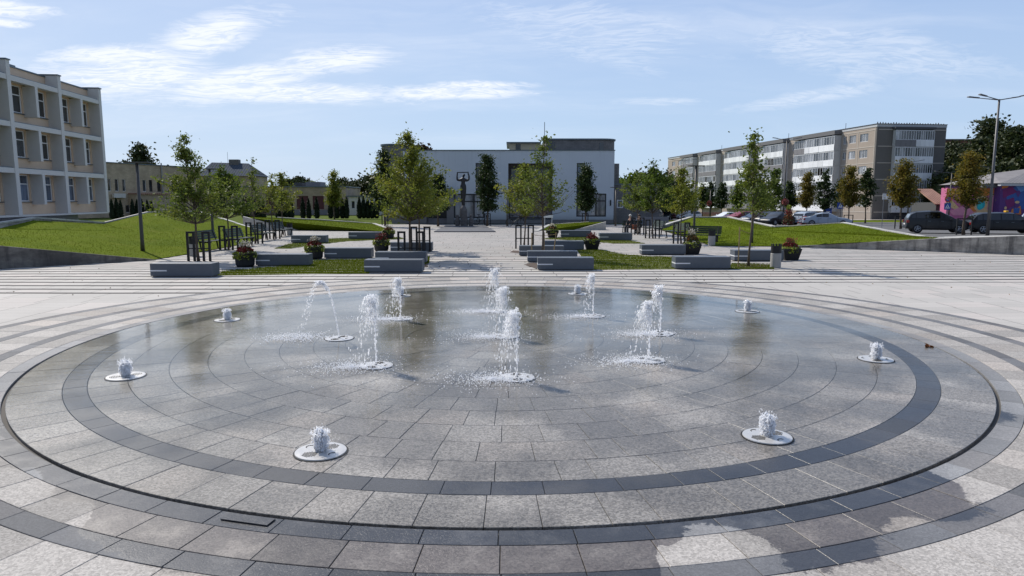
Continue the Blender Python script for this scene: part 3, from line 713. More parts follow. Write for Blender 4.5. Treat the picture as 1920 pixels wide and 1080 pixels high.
# ================================================================== GRANITE BLOCKS, TUBS, BINS
BX = [(276, 404, 520, 'nearest granite block on the left, beside the leftmost young tree'), (476, 582, 499, 'granite block to the right of the nearest tub of red and lime plants'),
      (545, 612, 456, 'small looking far left granite block behind a flower tub'), (607, 697, 485, 'granite block between two flower tubs left of the path'),
      (654, 712, 448.6, 'distant granite block on the far grass strip left of the path'), (682, 793, 511.7, 'front granite block left of the central path with a half light top'),
      (702, 800, 494, 'granite block just behind the front one left of the path'), (732, 810, 472, 'third granite block back on the left edge of the path'),
      (1010, 1111.6, 507, 'front granite block right of the central path, beside the grass'), (990, 1081.6, 492, 'granite block just behind the front one right of the path'),
      (975, 1056, 480, 'third granite block back on the right edge of the path'), (1020, 1094.7, 469, 'granite block left of the square tub with dark red leaves'),
      (1052, 1108, 445, 'farthest granite block on the right, in front of the little lawn'), (1125, 1184.7, 451, 'distant granite block near the seated person'),
      (1203, 1286, 478, 'granite block touching the tub with tall flowers on the right'), (1268, 1368, 505, 'front granite block on the right beside the staked tree'),
      (1377, 1452, 490, 'rightmost granite block behind the litter bin')]
first = None
for (x0, x1, yb, lab) in BX:
    a = gp(x0, yb); c_ = gp(x1, yb); Wd = 1.9; cx_ = (a.x + c_.x) / 2
    if x0 == 1377: cx_ = a.x + .95
    lab = lab.replace('granite block', 'grey granite bench block')
    if first is None:
        first = thing('granite_bench_block', lab, 'bench', (cx_, a.y, 0), 0, 'grey granite bench blocks on the plaza')
        MB().box((-.95, 0, .04), (.95, .58, .425)).build('block', 'bench_granite', first, bevel=.007)
        MB().box((-.90, .05, 0), (.90, .53, .038)).build('recessed_foot', 'slab_dark', first)
        MB().box((-.951, -.003, .185), (-.44, .03, .225)).build('light_strip', 'white_frame', first)
        MB().box((-.9535, .031, .185), (-.93, .54, .225)).build('light_strip', 'white_frame', first)
    else: copy_tree(first, lab, (cx_, a.y, 0))
# plant tubs
def plants(root, seed, w, tall=1.0, style=0):
    random.seed(seed)
    lime = MB(); red = MB(); dk = MB(); wh = MB(); st = MB()
    for i in range(520):
        a = U(0, 2 * pi); r = w * (.55 + .5 * sqrt(R())); sec = sin(a * 2 + seed) * .5 + .5
        z = .45 + U(-.12, .10) - max(0, r - w * .8) * .6
        (lime if (sec > .35 or R() < .25) else dk).leaf((r * cos(a), r * sin(a), z), U(.05, .09))
    for i in range(420):
        a = U(0, 2 * pi); r = w * .75 * sqrt(R()); z = .5 + (.26 * tall) * (1 - (r / w) ** 2) * U(.3, 1)
        (red if R() < (.75 if style != 1 else .4) else dk).leaf((r * cos(a), r * sin(a), z), U(.045, .085))
    for i in range(60):
        a = U(0, 2 * pi); r = w * .5 * R(); h = .5 + U(.25, .42) * tall; x, y = r * cos(a), r * sin(a); x2, y2 = x + G(0, .06), y + G(0, .06)
        st.tube([(x, y, .45), (x2, y2, h)], .004, 3, False)
        for k in range(5): (wh if style != 2 else red).leaf((x2 + G(0, .018), y2 + G(0, .018), h + U(-.05, .03)), .035)
    lime.build('trailing_leaves', 'plant_lime', root, False); dk.build('dark_leaves', 'plant_dark', root, False)
    red.build('red_flowers', 'flower_red' if style == 0 else 'flower_orange' if style == 1 else 'flower_red', root, False)
    wh.build('pale_flowers', 'flower_white', root, False) if wh.f else None
    st.build('stems', 'plant_dark', root, False)
    random.seed(seed + 100)
TU = [(453.5, 501.7, 0, 'nearest black tub on the left with lime leaves and a tall red plant', 1.0), (586, 486.5, 0, 'black tub with a bright red clump between two granite blocks on the left', 1.0),
      (713, 472, 2, 'black tub full of scarlet flowers close to the left edge of the path', .8), (727, 448, 1, 'far black tub of rusty pink flowers beside the distant left block', .8),
      (1036.5, 446, 1, 'small far tub of orange and yellow flowers right of the path', .9), (1111, 469, 2, 'black square tub with a dark red and green mound right of the path', .75),
      (1300, 477.5, 1, 'black tub with tall yellow stems and orange leaves near the dark green benches', 1.5), (1486, 488.5, 2, 'rightmost black tub with red and lime flowers beside the litter bin', .9)]
for i, (px, py, style, lab, tall) in enumerate(TU):
    P = gp(px, py); root = thing('flower_tub', lab, 'planter', (P.x, P.y + .32, 0), 0, 'black flower tubs on the plaza')
    if i in (0, 1, 2, 3): MB().lathe([(.27, 0), (.32, .08), (.355, .44), (.37, .45), (.37, .47), (.33, .47)], 20).build('tub', 'tub_black', root, smooth=False)
    else:
        b = MB(); t0, t1 = .26, .36
        b.add([(-t0, -t0, 0), (t0, -t0, 0), (t0, t0, 0), (-t0, t0, 0), (-t1, -t1, .46), (t1, -t1, .46), (t1, t1, .46), (-t1, t1, .46)], [(0, 3, 2, 1), (4, 5, 6, 7), (0, 1, 5, 4), (1, 2, 6, 5), (2, 3, 7, 6), (3, 0, 4, 7)]); b.build('tub', 'tub_black', root, bevel=.02)
    plants(root, 31 + i, .38, tall, style)
random.seed(77)
# litter bins
def bin_at(px, py, lab, s=1.0):
    P = tp(px, py)
    root = thing('litter_bin', lab, 'litter bin', (P.x, P.y + .18, P.z), 0, 'round concrete litter bins with black tops')
    MB().lathe([(.165, 0), (.18, .02), (.18, .50), (.165, .52)], 20).build('concrete_base', 'concrete_bin', root)
    MB().lathe([(.172, .52), (.178, .53), (.178, .76), (.15, .76), (.15, .60)], 20).build('black_collar', 'black_steel', root)
    for k in range(10):
        t = 2 * pi * k / 10; b = MB(); b.box((-.022, -.012, .755), (.022, .012, .84)); o = b.build('prong', 'black_steel', root, loc=(.165 * cos(t), .165 * sin(t), 0)); o.rotation_euler = (0, 0, t + pi / 2)
for a in ((1457.5, 503, 'litter bin in the right foreground beside the red flower tub'), (1336, 461.5, 'litter bin in front of the right lawn by the green bench'), (361, 481, 'litter bin half hidden by the posts of the leftmost young tree'), (542, 441.5, 'far left litter bin at the end of the row of benches'), (1174.5, 435, 'pale litter bin beside the seated person')): bin_at(*a)
# ================================================================== PARK BENCHES
def bench(lab, loc, rz, first=[None]):
    if first[0]: return copy_tree(first[0], lab, loc, rz)
    root = thing('park_bench', lab, 'bench', loc, rz, 'dark slatted park benches along the lawns'); first[0] = root
    # local: seat faces +X, length along Y
    for k in range(5):
        x = -.20 + k * .115; MB().box((x, -.9, .43 + abs(k - 2) * .006), (x + .09, .9, .46 + abs(k - 2) * .006)).build('seat_slat', 'bench_green', root)
    for k in range(4):
        z = .53 + k * .105; x = -.25 - (z - .5) * .38
        b = MB(); b.add([(x, -.9, z), (x - .035, -.9, z + .085), (x - .06, -.9, z + .075), (x - .025, -.9, z - .01), (x, .9, z), (x - .035, .9, z + .085), (x - .06, .9, z + .075), (x - .025, .9, z - .01)], [(0, 1, 2, 3), (4, 7, 6, 5), (0, 4, 5, 1), (1, 5, 6, 2), (2, 6, 7, 3), (3, 7, 4, 0)]); b.build('back_slat', 'bench_green', root)
    for y in (-.72, .72):
        b = MB()
        b.tube([(.36, y, .44), (.30, y, .40), (.22, y, .03), (.36, y, .0)], [.04, .045, .038, .035], 4)
        b.tube([(-.20, y, .42), (-.14, y, .03), (-.30, y, 0)], [.045, .038, .035], 4)
        b.tube([(.36, y, .41), (-.22, y, .41), (-.42, y, .93)], [.035, .035, .025], 4); b.build('side_frame', 'black_steel', root)
    return root
for (px, py, rz, lab) in ((393, 470, -.12, 'left side, nearest dark bench, behind the leftmost tree guard'), (446, 464, -.12, 'left side, second dark bench, behind the nearest flower tub'),
                      (492, 452, -.10, 'left side, third dark bench, next to a pair of guard posts'), (527, 444, -.10, 'left side, farthest dark bench, next to the far litter bin')):
    P = gp(px, py); bench(lab.replace('dark bench', 'dark slatted bench'), (P.x, P.y + .35, 0), rz)
for (px, py, rz, lab) in ((1229, 440.5, pi + .25, 'farthest green slatted bench on the right, left of a tree guard'), (1270, 448, pi + .25, 'middle green slatted bench facing the path on the right'), (1322, 457, pi + 1.1, 'green slatted bench beside the litter bin at the edge of the right lawn')):
    P = gp(px, py); bench(lab, (P.x, P.y + .4, 0), rz)
# ================================================================== TREE GUARDS
def guard(lab, P, w1=.24, gap=.30, h=1.08, rz=0.0, n=2, thick=.075):
    root = thing('tree_guard', lab, 'tree guard', (P[0], P[1], P[2] if len(P) > 2 else 0), rz)
    root['group'] = 'black steel tree guards'
    offs = [0] if n == 1 else [-gap, gap]
    for o_ in offs:
        for sx in (-w1 / 2, w1 / 2):
            MB().box((o_ + sx - thick / 2, -thick / 2, 0), (o_ + sx + thick / 2, thick / 2, h)).build('post', 'black_steel', root)
        MB().box((o_ - w1 / 2 - thick / 2, -thick / 2, h + .001), (o_ + w1 / 2 + thick / 2, thick / 2, h + thick)).build('top_bar', 'black_steel', root)
    if n == 2: MB().box((-gap - w1 / 2, -.015, .48), (gap + w1 / 2, .015, .52)).build('tie_bar', 'black_steel', root)
    return root
# ================================================================== TREES
def mk_tree(root, H, trunk_h, prof, nclump, nleaf, lsize, leafm, tr=.05, clump_r=.22, lean=0.0, seed=1, trunk_mat='bark', limb_r=.35, bare=.0):
    """prof: list of (height fraction of the crown, radius) ; clumps of leaves hang on real limbs"""
    random.seed(seed)
    tb = MB(); lf = MB(); lb = MB()
    def axis(z): return Vector((lean * z / H + .04 * sin(z * 1.7 + seed), .03 * sin(z * 2.1 + seed * 2), z))
    pts = [axis(H * .97 * i / 9) for i in range(10)]; rad = [tr * (1.35 if i == 0 else 1) * (1 - .88 * i / 9) for i in range(10)]
    tb.tube(pts, rad, 7)
    def rr(t):
        for (a, ra), (b_, rb) in zip(prof[:-1], prof[1:]):
            if a <= t <= b_: return ra + (rb - ra) * (t - a) / (b_ - a)
        return prof[-1][1]
    # pick heights in proportion to the width there
    mx = max(r for _, r in prof); cnt_ = 0
    while cnt_ < nclump:
        t = R(); r = rr(t)
        if R() > (r / mx) + .12: continue
        cnt_ += 1
        z = trunk_h + (H - trunk_h) * t; a = U(0, 2 * pi); lump = .80 + .36 * sin(a * 3 + t * 9 + seed) + .16 * sin(a * 5 - t * 23 + seed * 2)
        q_ = r * sqrt(U(.12, 1.0)) * lump * U(.85, 1.15); c = axis(min(z, H)) + Vector((q_ * cos(a), q_ * sin(a), 0))
        z0 = max(trunk_h * .85, z - q_ * U(.5, .95) - .1); p0 = axis(z0); mid = p0.lerp(c, .5) + Vector((G(0, .05), G(0, .05), -.05 * q_))
        if R() < limb_r or nclump < 200: lb.tube([p0, mid, c], [tr * .32, tr * .2, tr * .08], 3, False)
        if R() < bare: continue
        cr = clump_r * U(.6, 1.4)
        axv = (c - mid); tipv = c + axv * .35
        young = lsize < .105
        for k in range(max(2, int(nleaf / nclump * U(.35, 1.65) * (.74 if young else 1)))):
            if young and R() < .62:
                u_ = U(.1, 1.0); p = mid.lerp(tipv, u_) + Vector((G(0, cr * .42), G(0, cr * .42), G(0, cr * .30) - .03 * u_))
            elif R() < .25: p = mid.lerp(c, U(.2, 1)) + Vector((G(0, cr * .4), G(0, cr * .4), G(0, cr * .3)))
            else: p = c + Vector((G(0, cr), G(0, cr), G(0, cr * .6)))
            lf.leaf(p, lsize * U(.6, 1.35))
    tb.build('trunk', trunk_mat, root, smooth=True)
    if lb.f: lb.build('limbs', trunk_mat, root, False)
    lf.build('crown', leafm, root, False)
    random.seed(seed + 999)
def pxtree(name, lab, px, py, topy, halfw, crown_bot, shape, leafm, nclump, nleaf, lsize, seed, tr=.05, clump=.2, lean=0, group=None, P=None, cat='tree', bare=0):
    P = P or tp(px, py); k = mpp(P); H = (py - topy) * k * 1.0; th = (py - crown_bot) * k; w_ = halfw * k
    root = thing(name, lab, cat, P, 0, group)
    mk_tree(root, H, th, [(a, r * w_) for a, r in shape], nclump, nleaf, lsize, leafm, tr, clump, lean, seed, bare=bare)
    return P
OV = [(0, .62), (.12, 1), (.38, .97), (.58, .74), (.72, .40), (.86, .16), (1, .04)]
SP = [(0, .62), (.10, 1), (.3, .97), (.44, .66), (.56, .40), (.78, .24), (1, .05)]
CO = [(0, .4), (.15, .95), (.4, 1), (.6, .8), (.75, .5), (1, .3)]
YT = 'young trees planted on the plaza'
T = [
 ('leftmost young tree, olive and airy with a long top shoot, leaning trunk in steel guard', 374.5, 490, 256, 66, 408, SP, 'leaf_olive', 150, 9500, .085, 11, -.35),
 ('dense dark green young tree behind the leftmost one by the second bench', 430, 469, 314, 44, 400, OV, 'leaf_green', 130, 9000, .09, 12, -.15),
 ('thin half bare young tree with a spindly top by the third left bench', 478, 457, 297, 34, 398, SP, 'leaf_olive', 80, 2600, .085, 13, .0),
 ('brownish sparse young tree right of the half bare one on the left', 512, 448, 324, 27, 396, OV, 'leaf_yellow', 70, 2600, .095, 14, .0),
 ('yellow green young tree at the far end of the left row', 531, 440, 326, 22, 392, OV, 'leaf_yellow', 60, 2600, .11, 15, .0),
 ('broad golden olive young tree at the left edge of the central path', 771, 489, 254, 76, 402, OV, 'leaf_yellow', 190, 13000, .085, 16, -.05),
 ('young tree with deep green crown behind the golden one left of the path', 789, 472, 300, 52, 400, OV, 'leaf_olive', 120, 8000, .09, 17, -.2),
 ('rounded yellow green young tree in a guard right of the central path', 983.5, 466, 306, 40, 398, OV, 'leaf_yellow', 120, 7500, .085, 18, .0),
 ('tall sparse young tree tied to three wooden stakes right of the path', 1016, 484, 253, 52, 392, SP, 'leaf_olive', 120, 4600, .085, 19, .05),
 ('olive young tree standing behind the seated person', 1195, 440, 318, 31, 392, OV, 'leaf_olive', 100, 5200, .10, 20, .0),
 ('bushy green young tree second in the right row', 1223, 447, 304, 33, 392, OV, 'leaf_green', 110, 6500, .10, 21, .0),
 ('green and gold young tree in front of the middle right bench', 1277, 457, 316, 31, 396, OV, 'leaf_yellow', 110, 5600, .10, 22, .0),
 ('tall airy young tree tied to a bamboo coloured stake near the right lawn', 1405.5, 500, 256, 42, 396, SP, 'leaf_olive', 95, 4600, .085, 23, .0),
]
TP = []
for (lab, px, py, ty, hw, cb, shp, lm, nc, nl, ls, sd_, lean) in T:
    P = gp(px, py); TP.append(P)
    pxtree('young_tree', lab, px, py, ty, hw * 1.28, cb, shp, lm, int(nc * .8), nl, ls, sd_, tr=.042 * (1.2 if hw > 50 else 1), clump=.17, lean=lean, group=YT, P=P, bare=.25 if 'bare' in lab or 'sparse' in lab else .05)
for i, s in ((0, 'around the leftmost young tree'), (1, 'around the dense dark green tree on the left'), (2, 'around the half bare tree on the left'), (3, 'around the brownish sparse tree on the left'), (5, 'around the golden tree at the left edge of the path'), (6, 'around the deep green tree behind the golden one'), (7, 'around the rounded tree right of the path'), (9, 'around the tree behind the seated person'), (10, 'around the bushy second tree of the right row'), (11, 'around the green and gold tree by the right bench')):
    P = TP[i]; guard('black steel post guard ' + s, (P.x, P.y - .02, 0), gap=.30 if i != 5 else .36)
# stakes
def stakes(lab, P, offs, h, tie):
    root = thing('tree_stakes', lab, 'stakes', (P.x, P.y, 0))
    for (x, y, lx) in offs: MB().tube([(x, y, 0), (x + lx, y, h)], .022, 6).build('stake', 'stake_wood', root)
    b = MB()
    for (x, y, lx) in offs: b.tube([(x + lx * .8, y, h * .93), (0, 0, h * tie)], .010, 4)
    b.build('tie', 'stake_wood', root)
stakes('three thin wooden stakes around the tall sparse tree right of the path', TP[8], [(-.42, -.25, 0), (.10, .2, 0), (.45, -.1, .12)], 1.05, .86)
stakes('single tall wooden stake with a tie left of the airy tree on the right', TP[12], [(-.46, -.15, 0)], 1.42, .82)
# street maples
MG = 'clipped maples by the hall and the car park'
M = [
 ('dark green maple in front of the left window of the white hall', 914, 424, 294, 25, 393, 'leaf_maple', 62),
 ('dark green maple in front of the right window of the white hall', 1097, 418, 310, 18, 391, 'leaf_maple', 62.5),
 ('dark maple by the hall entrance behind the golden young tree', 820.6, 424, 330, 22, 392, 'leaf_maple', 61),
 ('dark green maple left of the white hall beyond the far tub', 722, 424, 284, 21, 392, 'leaf_maple', 60),
 ('narrow dark maple by the flats, left of the pair behind the red basket', 1317, 408, 345, 9, 388, 'leaf_maple', 112),
 ('dark maple behind the lamp post with a red flower basket', 1332, 408, 343, 9, 388, 'leaf_maple', 110),
 ('dark maple by the flats right of the flower basket post', 1352, 408, 345, 12, 388, 'leaf_maple', 106),
 ('greener maple in front of the white balconies', 1382, 409, 341, 16, 388, 'leaf_green', 100),
 ('dark maple behind the tall staked tree on the right', 1424, 410, 336, 16, 390, 'leaf_maple', 98),
 ('tall dark columnar maple in front of the middle balconies', 1450, 413, 318, 16, 393, 'leaf_green', 90),
 ('dark maple right of the double armed lamp', 1478, 411, 340, 13, 388, 'leaf_maple', 96),
 ('bronze and yellow maple above the pale parked cars', 1511, 420, 325, 12, 387, 'leaf_autumn', 80),
 ('dark maple with a high tip between two bronze maples', 1543, 412, 319, 19, 390, 'leaf_maple', 88),
 ('slim dark maple behind the blue crossing sign', 1574, 411, 336, 13, 388, 'leaf_maple', 92),
 ('yellow bronze maple at the near corner of the flats', 1590, 421, 313, 18, 387, 'leaf_autumn', 78),
 ('very dark maple against the corner of the block of flats', 1622, 414, 315, 17, 388, 'leaf_maple', 88),
 ('golden brown maple before the end wall of the flats', 1688, 429, 303, 25, 384, 'leaf_autumn', 62),
 ('large russet maple over the gap between the two dark cars', 1807, 440, 289, 29, 384, 'leaf_autumn', 47)]
GL = {0: 'steel hoop guard under the maple left of the hall recess', 1: 'steel hoop guard under the maple by the right hall window', 3: 'steel hoop guard at the far left corner of the hall', 11: 'wide steel hoop in front of the silver hatchback', 14: 'wide steel hoop right of the pale saloon', 16: 'wide steel hoop before the end wall of the flats', 17: 'wide steel hoop between the grey estate car and the taxi'}
for i, (lab, px, py, ty, hw, cb, lm, Z) in enumerate(M):
    P = dp(px, py, Z); P.z = terr(P.x, P.y) if P.x > 12 else 0
    k = mpp(P); yb = 373 + (EYE - P.z) / k
    H = (yb - ty) * k; th = (yb - cb) * k; w_ = hw * k
    root = thing('maple_tree', lab, 'tree', P, 0, MG)
    far = Z > 85
    mk_tree(root, H, th, [(a, r * w_) for a, r in CO], 90 if far else 150, (2600 if far else 6500), .24 if far else .16 if Z > 55 else .12, lm, .09, .22, 0, 200 + i)
    if not far and i != 2: guard(GL[i], (P.x, P.y, P.z), w1=1.0 if i > 3 else .5, h=1.05, n=1)
random.seed(5)
# ---- far trees and hedging
def bigtree(name, lab, X, Y, H, W, leafm, seed, nc=150, nl=5000, ls=.45, prof=None, th=.25, group=None, clump=.6):
    root = thing(name, lab, 'tree', (X, Y, terr(X, Y)), 0, group)
    mk_tree(root, H, H * th, [(a, r * W) for a, r in (prof or [(0, .5), (.2, .95), (.5, 1), (.75, .75), (.92, .4), (1, .1)])], nc, nl, ls, leafm, .22, clump, 0, seed)
def at(px, topy, Z):
    P = dp(px, topy, Z); return P.x, Z, P.z - terr(P.x, Z)
WG = 'big trees behind the mural building'
for i, (px, ty, Z, W, lab) in enumerate(((1775, 283, 150, 6, 'rounded dark tree just right of the red brick block'), (1800, 266, 140, 6.5, 'broad dark tree right of the end of the flats'), (1836, 262, 122, 6, 'dense tree left of the tall poplar shaped one'), (1858, 222, 128, 6, 'tallest dark tree, behind the big lamp'), (1884, 262, 120, 5, 'mid height dark tree right of the big lamp'), (1910, 243, 116, 6.5, 'dark tree cut by the right edge of the picture'), (1945, 250, 118, 7, 'dark tree beyond the right edge'), (1770, 330, 118, 4.5, 'low dark tree beside the rusty roof'), (1812, 318, 112, 5.5, 'dark bushy tree above the pink mural'), (1862, 312, 110, 5.0, 'dark bushy tree above the grey roof end'), (1905, 300, 112, 5.5, 'dark bushy tree above the seam roof'))):
    X, Y, H = at(px, ty, Z); bigtree('broadleaf_tree', lab, X, Y, H, W, 'leaf_far', 400 + i, 240, 9000, .55, None, .12, WG, .75)
BG = 'trees on the skyline'
for i, (px, ty, Z, W, lm, lab) in enumerate(((262, 272, 118, 2.9, 'leaf_far', 'open dark tree above the roof of the brick building'), (560, 333, 190, 5, 'leaf_far', 'dark round tree on the skyline at the left end of the garages'), (585, 341, 180, 4.5, 'leaf_yellow', 'yellowish tree behind the garages'), (540, 337, 185, 4, 'leaf_far', 'leftmost low dark tree behind the garages'), (640, 338, 175, 4.5, 'leaf_far', 'dark tree right of the slim yellow tree'), (662, 341, 150, 4.5, 'leaf_far', 'dark tree behind the low white house, on its left'), (690, 332, 140, 5, 'leaf_far', 'bushy dark tree behind the low white house'), (715, 325, 140, 5, 'leaf_far', 'dark tree touching the left side of the hall'),
        (772, 271, 115, 2.6, 'leaf_wine', 'purple leaved tree top over the roof of the hall'), (795, 275, 116, 2.2, 'leaf_wine', 'smaller purple tree top over the roof of the hall'), (1165, 338, 120, 4.5, 'leaf_green', 'green tree right of the low annex roof'), (1192, 326, 115, 5, 'leaf_green', 'tall green tree behind the low annex'), (1225, 322, 118, 6, 'leaf_far', 'dark tree filling the gap left of the flats'), (1250, 335, 135, 5, 'leaf_far', 'dark tree touching the far end of the flats'))):
    X, Y, H = at(px, ty, Z); bigtree('broadleaf_tree', lab, X, Y, H, W, lm, 450 + i, 150, 4500, .5, None, .2, BG, .6)
# slim yellow tree in front of the garages
P = gp(627, 412); k = mpp(P); root = thing('maple_tree', 'slim yellow green maple in front of the low brick garages', 'tree', P); mk_tree(root, (412 - 322) * k, (412 - 385) * k, [(0, 15 * k), (.2, 17 * k), (.4, 12 * k), (.6, 7 * k), (1, 5 * k)], 130, 5000, .16, 'leaf_yellow', .08, .25, 0, 480)
# clipped conifers
HG = 'dark clipped conifers'
def conifer_mesh(seed):
    random.seed(seed); b = MB(); core = MB()
    prof = lambda t: (.30 * min(1, t * 6 + .5) * (1 - t ** 3)) * .95
    core.lathe([(prof(t) * .86 + .004, .05 + 2.3 * t) for t in (0, .1, .3, .5, .7, .85, .95, 1)], 9)
    for i in range(1100):
        t = R() ** .85; a = U(0, 2 * pi); r = prof(t) * U(.82, 1.12); b.leaf((r * cos(a), r * sin(a), .06 + 2.36 * t), U(.07, .14))
    return b.mesh('foliage', 'thuja', False), core.mesh('core', 'thuja')
cm = [conifer_mesh(900 + i) for i in range(3)]
random.seed(66)
con = [(210, 83, 1.0), (219, 83.5, 1.05), (227, 84, .95), (249, 88, 1.0), (258, 88.5, .98), (267, 89, 1.0), (277, 89, .95), (285, 89.5, .9), (458, 84, 1.1), (467, 84, 1.15), (476, 84, 1.1), (485, 84, 1.1), (494, 84, 1.05), (521, 84, 1.05), (530, 84, 1.1), (539, 84, 1.05), (547, 84, 1.0), (568, 84, 1.08), (579, 84, 1.02), (594, 84, 1.1), (620, 84, 1.1), (632, 84, 1.05), (642, 84, 1.05), (650, 84, 1.1), (674, 84, 1.1), (682, 84, 1.12), (690, 84, 1.08), (698, 84, 1.1), (706, 84, 1.1), (1769, 96, 1.5)]
names = {0: 'below the brick building', 8: 'behind the half bare tree', 13: 'behind the last left young tree', 17: 'before the dark red garage doors', 20: 'by the slim yellow green maple', 24: 'before the low white house'}
cur = ''
for i, (px, Z, s) in enumerate(con):
    if i in names: cur = names[i]; j = 0
    j += 1; P = dp(px, 400, Z); P.z = terr(P.x, Z)
    lab = f'dark clipped conifer {cur}, {("first", "second", "third", "fourth", "fifth", "sixth", "seventh", "eighth")[j - 1]} from the left'
    if i == len(con) - 1: lab = 'tall narrow conifer beside the rusty sheet roof'
    root = thing('clipped_conifer', lab, 'conifer', P, U(0, 6), HG); root.scale = (s, s, s)
    f_, c_ = cm[i % 3]; child(root, 'foliage', f_); child(root, 'inner_branches', c_)
# ================================================================== THREE STOREY BUILDING, LEFT
def wpanes(root, m, u0, u1, w_, z0, z1, nu, transom=None, fr='white_frame', gl='glass_dark', fw=.06, sill=True, dep=.05, side=1):
    """window in a plane: m maps (u, w, z) to local; w_ is the plane, frame stands proud by dep"""
    f = MB(); f.box((u0, w_ - dep, z0), (u0 + fw, w_ + dep, z1), m); f.box((u1 - fw, w_ - dep, z0), (u1, w_ + dep, z1), m)
    f.box((u0 + fw, w_ - dep, z0), (u1 - fw, w_ + dep, z0 + fw), m); f.box((u0 + fw, w_ - dep, z1 - fw), (u1 - fw, w_ + dep, z1), m)
    wd = (u1 - u0 - fw * (nu + 1)) / nu
    for k in range(1, nu):
        a = u0 + fw + k * wd + (k - 1) * fw; f.box((a, w_ - dep, z0 + fw), (a + fw, w_ + dep, z1 - fw), m)
    W = f.build('window', fr, root)
    for k in range(nu):
        a = u0 + fw + k * (wd + fw)
        if transom and (k == transom[0] or transom[0] < 0):
            zt = transom[1]; MB().box((a, w_ - dep, zt), (a + wd, w_ + dep, zt + fw), m).build('transom', fr, W)
            MB().box((a, w_ - .012, z0 + fw), (a + wd, w_ + .012, zt), m).build('pane', gl, W); MB().box((a, w_ - .012, zt + fw), (a + wd, w_ + .012, z1 - fw), m).build('pane', gl, W)
        else: MB().box((a, w_ - .012, z0 + fw), (a + wd, w_ + .012, z1 - fw), m).build('pane', gl, W)
    return W
ident = lambda u, w_, z: (u, w_, z)
TH = atan2(-1, .094)
B1 = thing('office_building', 'three storey beige and grey building with projecting fins at the left edge', 'building', (-34.8, 60, 0), TH)
bay = 6.2; nb = 4; LEN = bay * nb
holes = []
for k in range(nb):
    for f_ in range(3):
        for h_ in range(2):
            s0 = k * bay + .42 + h_ * 2.95; holes.append((s0, s0 + 2.2, 2.22 + 3.09 * f_, 4.10 + 3.09 * f_))
MB().wall(.0, LEN, 1.3, 11.45, holes, -.9, -1.2).build('wall', 'beige_plaster', B1)
MB().box((.0, -14, 1.3), (LEN, -1.9, 11.35)).build('inner_walls', 'glass_dark', B1)
MB().box((-.2, -14, 1.3), (-.003, -.9, 11.45)).build('end_wall', 'fin_grey', B1)
MB().box((1.2, -13, 0), (LEN + 1, -1.9, 1.297)).build('plinth', 'plinth_blue', B1)
MB().box((-.1, -1.905, 1.18), (LEN, -.02, 1.297)).build('soffit', 'fin_grey', B1)
MB().box((-.1, -1.3, 11.453), (LEN, -.84, 11.54)).build('parapet_cap', 'cap_metal', B1)
MB().box((-.1, -14, 11.355), (LEN, -1.31, 11.45)).build('roof', 'roof_dark', B1)
for k in range(nb + 1):
    s = k * bay; MB().box((s - .21, -.897, 1.25), (s + .21, 0, 11.60)).build('fin', 'fin_grey', B1); MB().box((s - .26, -1.35, 11.603), (s + .26, .06, 11.69)).build('fin_cap', 'cap_metal', B1)
    if k < nb:
        for f_ in range(3):
            z = 4.14 + 3.09 * f_
            MB().box((s + .212, -.40, z), (s + bay - .212, -.03, z + .34)).build('lintel', 'fin_grey', B1); MB().box((s + .212, -.897, z + .1), (s + bay - .212, -.402, z + .33)).build('ledge', 'fin_grey', B1)
            MB().box((s + .25, -.9, z + .343), (s + bay - .25, -.1, z + .40)).build('flashing', 'cap_metal', B1)
            MB().box((s + 2.90, -.895, z - 2.14), (s + 3.22, -.02, z - .003)).build('mid_fin', 'fin_grey', B1)
            for h_ in range(2):
                s0 = s + .42 + h_ * 2.95
                W = wpanes(B1, ident, s0, s0 + 2.2, -1.02, z - 1.92, z - .04, 2, (0, z - .72), gl='glass_dark' if f_ else 'glass_blue', fw=.075)
                MB().box((s0 - .1, -1.0, z - 1.985), (s0 + 2.3, -.80, z - 1.925)).build('sill', 'cap_metal', B1)
MB().box((8.2, -3.4, 11.46), (9.6, -2.2, 11.9)).build('roof_vent', 'beige_plaster', B1); MB().box((8.0, -3.6, 11.903), (9.8, -2.0, 11.99)).build('vent_cap', 'cap_metal', B1)
# low entrance bit at its far end
b = MB().box((-35.3, 61.5, .35), (-33.2, 66, .55)); tag(b.build('concrete_ramp', 'panel_band'), 'low pale concrete landing at the foot of the three storey building', 'ramp')
# ================================================================== TAN BRICK BUILDING
P = dp(196, 305, 90); Q = dp(346, 316, 103); hB = P.z
aa = atan2(Q.y - P.y, Q.x - P.x); Lb = hypot(Q.x - P.x, Q.y - P.y) + 3
B2 = thing('brick_building', 'two storey tan brick building with narrow windows behind the left lawn', 'building', (P.x - cos(aa) * 6, P.y - sin(aa) * 6, 0), aa)
off0 = 6.0
def local_s(px, Zg=None):
    # distance along the facade where a pixel column meets it
    u = (px - 960) / F
    # (Px + t cos, Py + t sin): x = u * y
    t = (u * P.y * .99 - P.x) / (cos(aa) - u * .99 * sin(aa)); return t + off0
hs = []
for (a, c_) in ((202, 208.5), (216, 223), (230, 236), (268, 274.6), (280, 286), (295, 302), (322, 328)): hs.append((local_s(a), local_s(c_), 3.4, 5.0))
hs.append((local_s(233), local_s(241), .6, 1.6))
MB().wall(0, Lb + off0, 0, hB, hs, 0, .3).build('wall', 'tan_brick', B2)
MB().box((0, .9, 0), (Lb + off0, 14, hB - .1)).build('inner_walls', 'tan_brick', B2)
MB().box((Lb + off0 + .003, .1, 0), (Lb + off0 + .3, 14, hB - .02)).build('side_wall', 'tan_brick', B2)
MB().box((-.1, -.12, hB + .003), (Lb + off0 + .4, 14, hB + .12)).build('roof_edge', 'cap_metal', B2)
